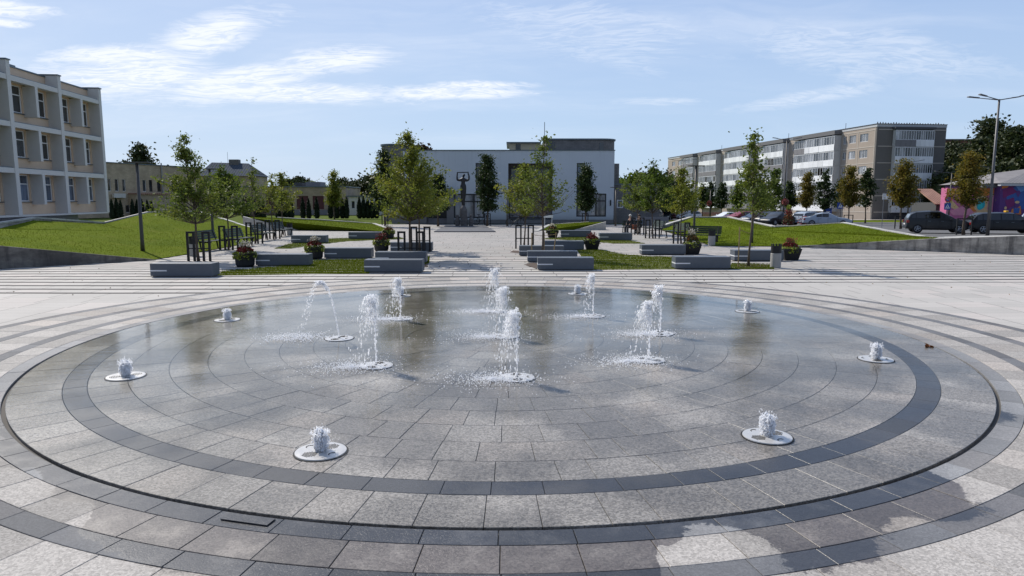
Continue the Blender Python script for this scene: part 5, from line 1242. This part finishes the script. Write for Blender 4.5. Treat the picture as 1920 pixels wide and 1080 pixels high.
for (px, py, Z, lab) in ((1330, 381, 100, 'round red flower basket on the thin lamp post by the far cars'), (1472, 378.5, 77.8, 'round pink flower basket on the double armed lamp in the car park')):
    P = dp(px, py, Z); b = MB()
    for k in range(260):
        d_ = Vector((G(0, 1), G(0, 1), G(0, 1))).normalized() * .38 * U(.6, 1); b.leaf(d_, .14)
    root = thing('flower_basket', lab, 'flower basket', P); b.build('blooms', 'flower_pink', root, False); MB().lathe([(.10, -.25), (.22, -.05), (.22, 0)], 10).build('basket', 'plant_dark', root)
# flower tower
P = dp(1478, 419, 74); P.z = terr(P.x, 74); root = thing('flower_tower', 'tall tiered tower of red and orange flowers beside the parked cars', 'flower display', P)
for (h, r, mt, nm) in ((.45, .7, 'plant_dark', 'foliage_tier'), (.4, .62, 'flower_red', 'lower_tier'), (1.0, .5, 'flower_orange', 'middle_tier'), (1.5, .42, 'flower_pink', 'upper_tier'), (1.9, .25, 'plant_lime', 'top_tier')):
    b = MB()
    for k in range(300 if nm != 'foliage_tier' else 600):
        d_ = Vector((G(0, 1), G(0, 1), G(0, .9))).normalized() * r * U(.3, 1.25); b.leaf((d_.x * .8, d_.y, h + d_.z * 1.0), .13)
    b.build(nm, mt, root, False)
MB().tube([(0, 0, 0), (0, 0, 1.9)], .06, 6).build('pole', 'steel_grey', root)
b = MB()
for k in range(260): b.leaf((G(.9, .35), G(0, .25), U(.1, 1.0)), .14)
P2 = thing('flower_bush', 'low red flower bush right of the flower tower', 'flower display', P + Vector((1.1, .3, 0))); b.build('blooms', 'flower_red', P2, False); MB().lathe([(.3, 0), (.4, .3)], 12, (.9, 0)).build('pot', 'tub_black', P2)
# signs
def sign_cross(lab, px, py, Z, s=.62, extra=False):
    P = dp(px, py, Z); g_ = terr(P.x, Z); root = thing('crossing_sign', lab, 'sign', (P.x, Z, g_)); h = P.z - g_
    MB().tube([(0, 0, 0), (0, 0, h + s / 2 + (.7 if extra else .1))], .03, 6).build('pole', 'galv', root)
    B_ = MB().box((-s / 2, -.05, h - s / 2), (s / 2, -.032, h + s / 2)).build('blue_plate', 'sign_blue', root)
    b = MB(); b.add([(-s * .38, -.056, h - s * .32), (s * .38, -.056, h - s * .32), (0, -.056, h + s * .36), (-s * .38, -.051, h - s * .32), (s * .38, -.051, h - s * .32), (0, -.051, h + s * .36)], [(0, 1, 2), (5, 4, 3), (0, 3, 4, 1), (1, 4, 5, 2), (2, 5, 3, 0)]); b.build('white_triangle', 'sign_white', B_)
    b = MB(); b.box((-.03, -.062, h - s * .02), (.03, -.057, h + s * .14)); b.box((-.02, -.062, h + s * .16), (.02, -.057, h + s * .23))
    b.add([(-.03, -.06, h), (.03, -.06, h), (-.09, -.06, h - s * .28), (-.12, -.06, h - s * .28)], [(0, 1, 2, 3)]); b.add([(-.02, -.061, h), (.03, -.061, h), (.12, -.061, h - s * .28), (.08, -.061, h - s * .28)], [(0, 1, 2, 3)]); b.build('walking_figure', 'sign_blue', B_)
    if extra:
        b = MB(); n = 20; hh = h + s / 2 + .38; c_ = [(.30 * cos(2 * pi * k / n), .30 * sin(2 * pi * k / n)) for k in range(n)]
        b.v = [(x, -.05, hh + z) for x, z in c_] + [(x, -.035, hh + z) for x, z in c_]; b.f = [tuple(range(n)), tuple(range(n, 2 * n))[::-1]] + [(i, (i + 1) % n, n + (i + 1) % n, n + i) for i in range(n)]
        rd = b.build('round_plate', 'sign_red', root)
        b = MB(); b.v = [(x * .72, -.056, hh + z * .72) for x, z in c_] + [(x * .72, -.051, hh + z * .72) for x, z in c_]; b.f = [tuple(range(n)), tuple(range(n, 2 * n))[::-1]]; b.build('inner_disc', 'sign_blue', rd)
        b = MB(); b.add([(-.20, -.060, hh + .16), (-.16, -.060, hh + .20), (.20, -.060, hh - .16), (.16, -.060, hh - .20)], [(0, 1, 2, 3)]); b.build('red_bar', 'sign_red', rd)
sign_cross('blue pedestrian crossing sign in front of the corner maple', 1575.5, 385.5, 85, .75); sign_cross('blue pedestrian crossing sign under a round no parking sign by the mural', 1776, 387, 62, .58, True)
P = dp(1655, 400, 66); g_ = terr(P.x, 66); root = thing('notice_post', 'pole with two small white plates before the end wall of the flats', 'sign', (P.x, 66, g_)); h = dp(1655, 367, 66).z - g_
MB().tube([(0, 0, 0), (0, 0, h + .3)], .03, 6).build('pole', 'galv', root); MB().box((-.14, -.06, h - .35), (.20, -.035, h + .2)).build('white_plate', 'sign_white', root); MB().box((.215, -.06, h - .35), (.45, -.035, h + .15)).build('white_plate', 'sign_white', root)
P = dp(1552, 397, 90); root = thing('notice_board', 'square blue board with white lettering behind the pale saloon', 'sign', (P.x, 90, terr(P.x, 90))); h = P.z - terr(P.x, 90)
MB().box((-.5, -.03, h - .45), (.5, .02, h + .5)).build('blue_plate', 'sign_blue', root); MB().box((-.25, -.04, h - .05), (.3, -.032, h + .05)).build('white_line', 'sign_white', root); MB().box((-.45, .021, 0), (-.38, .07, h + .4)).build('leg', 'galv', root); MB().box((.38, .021, 0), (.45, .07, h + .4)).build('leg', 'galv', root)
P = gp(1028, 425); root = thing('info_board', 'small white information board on two legs before the hall', 'sign', P); MB().box((-.40, -.08, .78), (.40, -.05, 1.0)).build('panel', 'sign_white', root); MB().box((-.33, -.045, 0), (-.29, 0, .95)).build('leg', 'white_frame', root); MB().box((.29, -.045, 0), (.33, 0, .95)).build('leg', 'white_frame', root)
# ================================================================== CARS
def car(lab, P, rz, paint, L_=4.4, W_=1.78, H_=1.48, kind='hatch', taxi=False):
    root = thing('parked_car', lab, 'car', P, rz, 'cars in the car park')
    # local: front towards +X, stations: (x fraction, bonnet/belt height, roof height or None, half width factor)
    if kind == 'estate': S = [(0, .62, .64, .90), (.02, .86, .90, .95), (.09, .90, 1.32, .97), (.16, .92, 1.44, .98), (.40, .93, 1.48, 1), (.56, .93, 1.46, 1), (.70, .93, 1.18, .99), (.76, .93, .97, .98), (.90, .84, .86, .95), (.98, .68, .70, .88), (1, .50, .52, .82)]
    elif kind == 'sedan': S = [(0, .66, .68, .88), (.015, .90, .93, .93), (.13, .94, .97, .97), (.26, .94, 1.30, .98), (.38, .94, 1.43, 1), (.52, .93, 1.45, 1), (.68, .92, 1.08, .99), (.72, .92, .95, .98), (.90, .83, .85, .94), (.98, .66, .68, .87), (1, .50, .52, .80)]
    else: S = [(0, .62, .64, .88), (.02, .92, .96, .94), (.07, .96, 1.30, .96), (.14, .97, 1.43, .98), (.36, .96, 1.49, 1), (.52, .95, 1.48, 1), (.70, .94, 1.12, .99), (.75, .94, .98, .98), (.91, .84, .86, .94), (.98, .66, .68, .87), (1, .48, .50, .80)]
    hs_ = H_ / 1.48; b = MB(); n = 0; rows = []
    for (fx_, zb, zr, wf) in S:
        x = -L_ / 2 + fx_ * L_; hw_ = W_ / 2 * wf; zb *= hs_; zr *= hs_; z0 = .24 if .05 < fx_ < .95 else .34; cab = (zr - zb) > .08; wi = hw_ * (.80 if cab else .93)
        rows.append([(x, -hw_ * .86, z0), (x, -hw_, z0 + .12), (x, -hw_ * 1.0, zb * .72), (x, -hw_ * .965, zb), (x, -(hw_ * .955 + (wi - hw_ * .955) * .88), zb + (zr - zb) * .90), (x, -wi * .86, zr), (x, 0, zr + .02)])
    full = []
    for r_ in rows: full.append(r_ + [(x, -y, z) for (x, y, z) in r_[::-1][1:]])
    m_ = len(full[0])
    for r_ in full: b.v += r_
    for i in range(len(full) - 1):
        for k in range(m_ - 1): b.f.append((i * m_ + k, i * m_ + k + 1, (i + 1) * m_ + k + 1, (i + 1) * m_ + k))
        b.f.append((i * m_ + m_ - 1, i * m_, (i + 1) * m_, (i + 1) * m_ + m_ - 1))
    b.f.append(tuple(range(m_))); b.f.append(tuple((len(full) - 1) * m_ + k for k in range(m_))[::-1])
    body = b.build('body', paint, root, smooth=True)
    md = body.modifiers.new('e', 'EDGE_SPLIT'); md.split_angle = radians(38)
    cabs = [i for i in range(len(S)) if (S[i][2] - S[i][1]) > .2]; c0, c1 = cabs[0], cabs[-1]
    def patch_(name, quads, mat, o_=.012):
        g_ = MB()
        for q_ in quads:
            v0, v1, v2, v3 = (Vector(p_) for p_ in q_); n_ = (v1 - v0).cross(v3 - v0).normalized(); cc_ = (v0 + v1 + v2 + v3) / 4
            if n_.dot(cc_ - Vector((0, 0, .7))) < 0: n_ = -n_
            g_.add([p_ + n_ * o_ for p_ in (v0, v1, v2, v3)], [(0, 1, 2, 3)])
        g_.build(name, mat, root, smooth=False)
    def lerp(a, c_, t): return tuple(Vector(a).lerp(Vector(c_), t))
    for side in (0, 1):
        for i in range(c0, c1):
            a, c_ = full[i], full[i + 1]
            if side: a0, a1, b0, b1 = a[m_ - 4], a[m_ - 5], c_[m_ - 4], c_[m_ - 5]
            else: a0, a1, b0, b1 = a[3], a[4], c_[3], c_[4]
            lo, hi = .10, .93; p0, p1, p2, p3 = lerp(a0, a1, lo), lerp(b0, b1, lo), lerp(b0, b1, hi), lerp(a0, a1, hi)
            patch_('side_window', [(lerp(p0, p1, .03), lerp(p0, p1, .96), lerp(p3, p2, .96), lerp(p3, p2, .03))], 'glass_car')
    # screens
    def screen(i, j, nm):
        a, c_ = full[i], full[j]; patch_(nm, [(lerp(a[4], a[m_ - 5], .04) if 0 else lerp(a[5], c_[5], .12), lerp(a[m_ - 6], c_[m_ - 6], .12), lerp(a[m_ - 6], c_[m_ - 6], .90), lerp(a[5], c_[5], .90))], 'glass_car', .016)
    screen(c1, c1 + 1, 'windscreen') if S[c1 + 1][2] - S[c1 + 1][1] < .1 and c1 + 1 < len(S) else None
    screen(c1 - 1, c1, 'windscreen'); screen(c0 - 1, c0, 'rear_window')
    for (fx_) in (.175, .81):
        for s in (-1, 1):
            x = -L_ / 2 + fx_ * L_; wheel = MB(); wr_ = .325; y = s * W_ / 2 * .98
            wheel.tube([(x, y - s * .18, wr_), (x, y + s * .012, wr_)], wr_, 18); Wq = wheel.build('wheel', 'tyre', root)
            rb_ = MB(); yy_ = y + s * .018
            rb_.tube([(x + wr_ * .62 * cos(t_), yy_, wr_ + wr_ * .62 * sin(t_)) for t_ in [2 * pi * i_ / 14 for i_ in range(15)]], .018, 4, False)
            for i_ in range(5): t_ = 2 * pi * i_ / 5 + .3; rb_.tube([(x, yy_, wr_), (x + wr_ * .62 * cos(t_), yy_, wr_ + wr_ * .62 * sin(t_))], [.045, .03], 4)
            rb_.build('rim', 'rim', Wq)
    zl = S[1][1] * hs_
    for s in (-1, 1):
        MB().box((-L_ / 2 - .012, s * W_ * .42 - .10, zl - .24), (-L_ / 2 + .16, s * W_ * .42 + .09 * 1, zl - .05)).build('tail_light', 'tail_red', root, bevel=.02)
        MB().box((L_ / 2 - .16, s * W_ * .36 - .14, .56), (L_ / 2 + .004, s * W_ * .36 + .12, .70)).build('headlight', 'lamp_glass', root, bevel=.02)
        MB().box((L_ * .17, s * W_ * .5, .95), (L_ * .17 + .12, s * (W_ * .5 + .14), 1.08)).build('wing_mirror', paint, root, bevel=.02)
    for s in (-1, 1):
        for fx_ in (.30, .50, .695):
            MB().box((-L_ / 2 + fx_ * L_, s * W_ * .497, .32), (-L_ / 2 + fx_ * L_ + .014, s * (W_ * .5 + .003), .9 * hs_)).build('door_seam', 'slot_black', root)
        for fx_ in (.33, .53): MB().box((-L_ / 2 + fx_ * L_, s * W_ * .49, .80 * hs_), (-L_ / 2 + fx_ * L_ + .17, s * (W_ * .5 + .016), .83 * hs_)).build('door_handle', 'cap_metal', root)
    MB().box((-L_ / 2 - .03, -.26, .60), (-L_ / 2 - .005, .26, .71)).build('number_plate', 'sign_white', root)
    MB().box((-L_ / 2 - .05, -W_ * .43, .34), (-L_ / 2 + .1, W_ * .43, .50)).build('rear_bumper', paint if kind != 'estate' else 'cap_metal', root, bevel=.03)
    if taxi: MB().box((-.02, -.22, H_ + .012), (.16, .22, H_ + .13)).build('taxi_sign', 'taxi_yellow', root, bevel=.03)
    return root
def carat(px, Z, **k):
    P = dp(px, 400, Z); P.z = terr(P.x, Z); return P
car('dark grey estate car with alloy wheel at the front of the car park', carat(1757, 51.0), radians(-20), 'paint_grey', 4.1, 1.76, 1.60, 'hatch')
car('black estate taxi with a yellow roof sign behind the big lamp', carat(1884, 49.5), radians(-16), 'paint_black', 4.7, 1.82, 1.50, 'estate', taxi=True)
car('pale blue car cut by the right edge beyond the black taxi', carat(1943, 56), radians(70), 'paint_silver', 4.4, 1.8, 1.55, 'hatch')
car('light blue grey saloon with red tail light below the bronze maple', carat(1551, 72), radians(-18), 'paint_silver', 4.6, 1.8, 1.44, 'sedan')
car('silver hatchback seen from behind beside the pale saloon', carat(1519, 77), radians(30), 'paint_silver', 4.3, 1.8, 1.5, 'hatch')
car('dark blue grey car facing out beside the flower tower', carat(1458, 76), radians(-150), 'paint_dark', 4.4, 1.8, 1.46, 'sedan')
car('black car between the walking person and the double lamp', carat(1446, 84), radians(-155), 'paint_black', 4.5, 1.8, 1.5, 'hatch')
car('blue tinted car left of the walking person', carat(1419, 86), radians(-150), 'paint_blue', 4.3, 1.8, 1.48, 'hatch')
car('dark red car behind the tall airy tree', carat(1389, 88), radians(-160), 'paint_red', 4.4, 1.8, 1.48, 'hatch')
car('white low car at the crest of the right lawn edging', carat(1362, 90), radians(-165), 'paint_white', 4.4, 1.78, 1.44, 'sedan')
car('white hatchback in the far car park in front of the paling fence', carat(1291, 116), radians(-165), 'paint_white', 4.2, 1.78, 1.5, 'hatch')
car('dark wine coloured car left of the white hatchback', carat(1266, 118), radians(-110), 'paint_wine', 4.2, 1.78, 1.6, 'hatch')
car('black car at the far left of the car park', carat(1249, 116), radians(-110), 'paint_black', 4.3, 1.78, 1.5, 'hatch')
car('dark blue car glinting behind the right row of young trees', carat(1224, 96), radians(-120), 'paint_blue', 4.3, 1.78, 1.5, 'hatch')
# ================================================================== BIKES
def moto(lab, P, rz):
    root = thing('bicycle', lab, 'bicycle', P, rz)
    for x in (-.52, .52):
        w_ = MB(); pts = [(x + .33 * cos(t), 0, .33 + .33 * sin(t)) for t in [2 * pi * i / 16 for i in range(17)]]; w_.tube(pts, .028, 5); w_.build('wheel', 'tyre', root)
    f_ = MB(); f_.tube([(-.52, 0, .33), (-.15, 0, .32), (.35, 0, .78), (-.25, 0, .80), (-.15, 0, .32)], .022, 5); f_.tube([(.52, 0, .33), (.38, 0, .85), (.36, 0, .98)], .022, 5); f_.tube([(-.52, 0, .33), (-.25, 0, .8), (-.28, 0, .92)], .02, 5); f_.build('frame', 'black_steel', root)
    MB().box((-.42, -.08, .92), (-.16, .08, .98)).build('saddle', 'black_steel', root, bevel=.02); MB().tube([(.33, -.28, 1.0), (.37, 0, .98), (.33, .28, 1.0)], .018, 5).build('handlebar', 'black_steel', root); MB().box((.42, -.16, .72), (.68, .16, .92)).build('basket', 'black_steel', root)
P = gp(966, 424); moto('dark bicycle parked before the recess of the white hall', P, .25); P = gp(903, 421.5); moto('dark bicycle leaning under the left window of the hall', P, .1)
# ================================================================== PEOPLE
def person(lab, P, rz, pose, coat, legs, hair, bag=None):
    root = thing('person', lab, 'person', P, rz)
    if pose == 'sit':
        hip = .50; V = [(0, 0, hip), (0, -.02, .75), (0, -.06, .98), (0, -.08, 1.06), (0, -.10, 1.16), (0, -.10, 1.25), (-.17, -.05, .96), (-.24, -.14, .72), (-.12, -.34, .62), (.17, -.05, .96), (.24, -.14, .72), (.12, -.34, .62), (-.10, -.05, .48), (-.12, -.46, .47), (-.12, -.44, .08), (-.12, -.56, .04), (.10, -.05, .48), (.12, -.46, .47), (.12, -.44, .08), (.12, -.56, .04)]
    else:
        hip = .92; V = [(0, 0, hip), (0, 0, 1.16), (0, .0, 1.38), (0, -.01, 1.48), (0, -.02, 1.58), (0, -.02, 1.68), (-.19, 0, 1.36), (-.25, .03, 1.08), (-.22, -.10, .86), (.19, 0, 1.36), (.25, .02, 1.08), (.24, -.12, .86), (-.09, 0, .88), (-.10, -.12, .48), (-.10, -.05, .07), (-.10, -.20, .03), (.09, 0, .88), (.10, .10, .48), (.10, .25, .10), (.10, .13, .03)]
    E_ = [(0, 1), (1, 2), (2, 3), (3, 4), (4, 5), (2, 6), (6, 7), (7, 8), (2, 9), (9, 10), (10, 11), (0, 12), (12, 13), (13, 14), (14, 15), (0, 16), (16, 17), (17, 18), (18, 19)]
    Rr = [(.14, .10), (.12, .09), (.14, .09), .05, .085, .075, .055, .042, .034, .055, .042, .034, .085, .058, .04, .035, .085, .058, .04, .035]
    skin('body', 'skin', root, V, E_, Rr)
    cv = [V[0], V[1], V[2], V[6], V[7], V[9], V[10], tuple(Vector(V[7]).lerp(Vector(V[8]), .85)), tuple(Vector(V[10]).lerp(Vector(V[11]), .85))]
    if pose == 'walk': cv[0] = (0, 0, .80)
    skin('coat', coat, root, cv, [(0, 1), (1, 2), (2, 3), (3, 4), (2, 5), (5, 6), (4, 7), (6, 8)], [(.19, .13), (.155, .115), (.165, .11), .075, .06, .075, .06, .05, .05])
    lv = [V[0], V[12], V[13], V[14], V[16], V[17], V[18]]
    skin('trousers', legs, root, lv, [(0, 1), (1, 2), (2, 3), (0, 4), (4, 5), (5, 6)], [(.155, .11), .10, .072, .058, .10, .072, .058])
    b = MB(); h = Vector(V[5]); b.ico((h.x, h.y + .015, h.z + .0), .115); b.build('hair', hair, root, smooth=True)
    b = MB(); b.ico((h.x, h.y - .095, h.z - .05), .018); b.build('nose', 'skin', root)
    for k in (14, 18): v = Vector(V[k]); MB().box((v.x - .05, v.y - .20, v.z - .07), (v.x + .05, v.y + .07, v.z + .02)).build('shoe', 'cloth_dark', root, bevel=.02)
    if bag:
        BO = MB().box((-.16, -.10, -.18), (.16, .10, .14)).build('handbag', bag, None, bevel=.03, loc=(P[0] + (.12 if pose == 'sit' else .3), P[1] - .55, .48)); tag(BO, 'orange brown handbag on the lap of the seated person', 'bag')
P = gp(1184, 438); person('white haired person in dark clothes sitting on a bench beside a pale litter bin', (P.x, P.y + .3, 0), -.9, 'sit', 'cloth_dark', 'cloth_dark', 'hair_white', 'bag_orange')
b = thing('park_bench', 'bench under the seated person at the far right of the plaza', 'bench', (P.x + .1, P.y + .55, 0), -.3); b['group'] = 'dark slatted park benches along the lawns'
for k in range(4): MB().box((-.7, -.32 + k * .13, .40), (.7, -.21 + k * .13, .43)).build('seat_slat', 'bench_green', b)
for s in (-.6, .6): MB().tube([(s, -.25, 0), (s, -.1, .38), (s, .22, .38), (s, .4, .85)], .03, 4).build('side_frame', 'black_steel', b)
for k in range(3): MB().box((-.7, .22 + k * .05, .52 + k * .13), (.7, .25 + k * .05, .61 + k * .13)).build('back_slat', 'bench_green', b)
P = dp(1428, 400, 80); P.z = terr(P.x, 80); person('white haired person in a grey coat walking between the parked cars', P, 2.6, 'walk', 'coat_grey', 'cloth_dark', 'hair_white')
P = dp(1413.5, 400, 82); P.z = terr(P.x, 82); person('person in dark clothes standing behind the tall airy tree near the cars', P, .4, 'walk', 'cloth_dark', 'cloth_dark', 'hair_dark')
P = gp(1192, 437.5); person('second person in dark clothes sitting beside the white haired one', (P.x + .35, P.y + .55, 0), -.4, 'sit', 'cloth_blue', 'cloth_dark', 'hair_dark')
# ================================================================== FOUNTAIN JETS
def grate(lab, x, y, rot, first=[None]):
    if first[0]: return copy_tree(first[0], lab, (x, y, .0), rot)
    root = thing('nozzle_grate', lab, 'grate', (x, y, 0), rot, 'round steel nozzle grates in the basin'); first[0] = root
    b = MB(); b.lathe([(.235, .0), (.242, .008), (.24, .016), (.20, .019), (.03, .019), (.03, .010)], 40); b.build('steel_disc', 'steel_grate', root)
    MB().lathe([(.255, .002), (.258, .0075), (.243, .0078)], 40).build('rubber_ring', 'slot_black', root)
    for side in (-1, 1):
        for k in range(7):
            x0 = side * (.075 + k * .019); hgt_ = .075 - abs(k - 3) * .012
            MB().box((x0 - .005, -hgt_, .0188), (x0 + .005, hgt_, .0205)).build('slot', 'slot_black', root)
        pts = [(.035 * cos(t), side * .165 + .03 * sin(t) * 1, .0195) for t in [pi * i / 6 for i in range(7)]]; MB().tube(pts, .005, 4).build('lift_hook', 'slot_black', root)
    MB().tube([(0, 0, .005), (0, 0, .03)], .018, 8).build('nozzle', 'galv', root)
    return root
def streaks(b, p, v, r, st):
    d_ = Vector(v); L_ = d_.length
    b.ico(p, r, 1 + st, d_ / L_ if L_ > 1e-6 else Vector((0, 0, 1)))
def jet(lab, x, y, h, seed, wind=-.55, lean=(0, 0), dens=1.0, wide=1.0):
    random.seed(seed)
    root = thing('water_jet', lab, 'water jet', (x, y, .02), 0, 'tall water jets of the fountain')
    g_ = 9.8; v0 = sqrt(2 * g_ * h); st = MB(); dr = MB(); sp = MB(); hd = MB()
    # rising stream
    pts = []; rads = []
    for i in range(15):
        z = h * .86 * i / 14; t = (v0 - sqrt(max(0, v0 * v0 - 2 * g_ * z))) / g_
        pts.append((lean[0] * t + G(0, .0035), lean[1] * t + G(0, .0035), z)); rads.append(U(.004, .008) * (1 + .4 * i / 14))
    st.tube(pts, rads, 5)
    for i in range(int(60 * dens)):
        z = h * R(); t = (v0 - sqrt(max(0, v0 * v0 - 2 * g_ * z))) / g_
        streaks(st, (lean[0] * t + G(0, .012), lean[1] * t + G(0, .012), z), (0, 0, 1), U(.006, .014), U(.3, 1.6))
    # head and falling water
    for i in range(int(400 * dens)):
        vz = v0 * (U(.80, 1.0) if R() < .45 else U(.93, 1.0)); vx = lean[0] + G(0, .11 * wide) + (wind * .16); vy = lean[1] + G(0, .08 * wide)
        T_ = 2 * vz / g_; t = T_ * (U(.34, .72) if R() < .55 else U(.5, 1.0))
        s_ = max(0, t - T_ * .35); ax = wind * U(.4, 1.5)
        P_ = Vector((vx * t + .5 * ax * s_ * s_ * 1.6, vy * t - .1 * s_ * s_, vz * t - .5 * g_ * t * t)); vel = Vector((vx + ax * s_, vy, vz - g_ * t))
        if P_.z < .01: continue
        (streaks(hd, P_, vel, U(.004, .0105), U(.2, 3.0)) if t < T_ * .64 else streaks(dr, P_, vel, U(.004, .010), U(.3, 3.2)))
    # ropes and folds of water near the top
    for i in range(int(64 * dens)):
        vx = lean[0] + wind * .12 + G(0, .11 * wide); vy = lean[1] + G(0, .1 * wide); vz = v0 * U(.84, 1.0); T_ = 2 * vz / g_; t = T_ * U(.36, .6); pts = []; w_ = U(0, 6)
        for k in range(8):
            tt = t + k * .026; s_ = max(0, tt - T_ * .35); ax = wind
            pts.append((vx * tt + .5 * ax * s_ * s_ * 1.6 + .013 * sin(w_ + k * 1.3), vy * tt + .013 * cos(w_ + k * 1.1), vz * tt - .5 * g_ * tt * tt + .008 * sin(k * 2 + w_)))
        hd.tube(pts, [U(.0015, .005) for _ in pts], 4)
    # splash
    T_ = 2 * v0 / g_; s_ = T_ * .65; cx_ = lean[0] * T_ + .5 * wind * s_ * s_ * 1.6 + wind * .34; cy_ = lean[1] * T_ - .14
    for i in range(int(1900 * dens)):
        a = U(0, 2 * pi); r_ = abs(G(0, .25)) * (1.0 if R() < .75 else 1.8); z = abs(G(0, .010)) * (1 if R() < .85 else 3.5)
        streaks(sp, (cx_ + r_ * cos(a) * 1.35, cy_ + r_ * sin(a) * .95, z), (cos(a), sin(a), .4), U(.0025, .0065), U(0, .8))
    st.build('rising_stream', 'water_drop', root, smooth=True); hd.build('plume_head', 'water_drop', root, smooth=True); dr.build('falling_drops', 'water_drop', root, smooth=True); o = sp.build('splash', 'water_foam', root, smooth=True)
def bubbler(lab, x, y, h, seed, w_=.07):
    random.seed(seed); root = thing('foam_bubbler', lab, 'water jet', (x, y, .02), 0, 'low foaming bubblers round the basin'); b = MB(); c = MB(); tp_ = MB()
    for i in range(500):
        t = R(); a = U(0, 2 * pi); r_ = w_ * .6 * sqrt(R()) * (1 - .5 * t * t); c.ico((r_ * cos(a), r_ * sin(a), h * .8 * t), U(.004, .009))
    for i in range(1500):
        t = R() ** .9; a = U(0, 2 * pi); r_ = w_ * (.72 + .30 * sin(t * 3.0) - .35 * t ** 3) * (.88 + .16 * sin(a * 3 + seed) + .1 * sin(a * 5 + t * 12)) * U(.6, 1.1); z = h * (.02 + .86 * t) * (1 - .10 * sin(a * 2 + seed))
        streaks(b, (r_ * cos(a), r_ * sin(a), z), (G(0, .3), G(0, .3), 1), U(.0025, .0065), U(.1, 1.6))
    for i in range(300):
        a = U(0, 2 * pi); r_ = w_ * U(0, 1.2); streaks(tp_, (r_ * cos(a), r_ * sin(a), h * (.72 + abs(G(0, .13)))), (G(0, .3), G(0, .3), 1), U(.0025, .006), U(.2, 2))
    for i in range(120): tp_.ico((G(0, w_ * 1.3), G(0, w_ * 1.3), abs(G(0, h * .3))), U(.002, .0045))
    c.build('water_core', 'water_foam', root, smooth=True); b.build('foam', 'water_foam', root, smooth=True); tp_.build('spray', 'water_drop', root, smooth=True)
JR = 2.80; JT = [(-131, 553, 'left front jet'), (-86, 582, 'front centre jet, nearest of the tall ones'), (-39, 566, 'right front jet'), (6, 536, 'rear right jet beside the right front one'), (50, 514, 'far right jet with thin stream'), (94, 503, 'farthest jet on the centre line'), (139, 521, 'rear left jet with a bushy plume')]
names_g = []
for i, (an, ty, lab) in enumerate(JT):
    x = CX + JR * cos(radians(an)); y = CY + JR * sin(radians(an)); h = max(.6, dp(960, ty, y).z)
    grate('grate under the ' + lab, x, y, U(0, 3)); jet(lab + ' of the fountain', x, y, h, 700 + i, dens=.6 if i == 4 else .85, wide=.7 if i == 4 else .9)
x, y = CX + .02, CY + .05; grate('grate in the very centre of the basin', x, y, .4); jet('central jet of the fountain with its plume blown left', x, y, dp(960, 538, y).z, 720, dens=.9)
x = CX - JR * 1.02; y = CY - .15; grate('grate under the arching jet on the left', x, y, 1.2)
# arching jet
random.seed(31); root = thing('water_jet', 'left jet arching far over to the left in separate drops', 'water jet', (x, y, .02), 0, 'tall water jets of the fountain')
b = MB(); c_ = MB(); h = dp(600, 528, y).z; v0 = sqrt(2 * 9.8 * h)
for i in range(520):
    T_ = 2 * v0 / 9.8; t = T_ * R() ** .8; vx = -.52 + G(0, .05) - .25 * t; vy = -.05 + G(0, .05)
    if R() < .35: t = T_ * U(.3, .6)
    P_ = (vx * t, vy * t, (v0 * U(.97, 1.0)) * t - 4.9 * t * t)
    if P_[2] > .005: streaks(b, P_, (vx, vy, v0 - 9.8 * t), U(.004, .010), U(.2, 1.5))
pts = [(-.5 * t - .12 * t * t, -.05 * t, v0 * t - 4.9 * t * t) for t in [i * .028 for i in range(11)]]; c_.tube(pts, [U(.006, .011) for _ in pts], 5)
s2 = MB()
for i in range(900): s2.ico((-.78 + G(0, .26), .02 + G(0, .2), abs(G(0, .015))), U(.0035, .0095))
b.build('arching_drops', 'water_drop', root, smooth=True); c_.build('rising_stream', 'water_drop', root, smooth=True); s2.build('splash', 'water_foam', root, smooth=True)
JS = [(-152, 684, 'left'), (-107, 812, 'nearest left'), (-62, 774, 'nearest right'), (-17, 643, 'right'), (28, 562, 'far right'), (72, 536, 'farthest right of the centre'), (117, 540, 'farthest left of the centre'), (163, 583, 'far left')]
for i, (an, ty, lab) in enumerate(JS):
    r_ = 5.80 + (.06 if abs(an) < 60 else 0); x = CX + r_ * cos(radians(an)); y = CY + r_ * sin(radians(an)); h = max(.17, dp(960, ty, y).z - .02)
    grate(f'steel grate of the {lab} bubbler', x, y, U(0, 3)); bubbler(f'{lab} foaming bubbler on the outer circle of the basin', x, y, min(max(h, .22), .28), 740 + i, .08)
for o_ in bpy.data.objects:
    if 'label' in o_ and o_.parent is None and not 4 <= len(o_['label'].split()) <= 16: print('LONG', o_['label'])
# stray leaves on the ground
random.seed(3)
lv = [(1745, 650, 'russet dead leaf lying on the rim of the basin at the right'), ]
for (px, py, lab) in lv:
    P = gp(px, py, .012); b = MB()
    for k in range(5): b.leaf((G(0, .04), G(0, .03), U(0, .02)), .10)
    tag(b.build('fallen_leaf', 'flower_orange', None, False, loc=P), lab, 'leaf')
b = MB()
for k in range(420):
    X = U(-16, 20); Y = U(17, 46)
    if hypot(X - CX, Y - CY) < 9.7 or R() > 1.0: continue
    b.leaf((X, Y, .012), .045)
o = b.build('leaf_litter', 'stake_wood', None, False); o['kind'] = 'stuff'
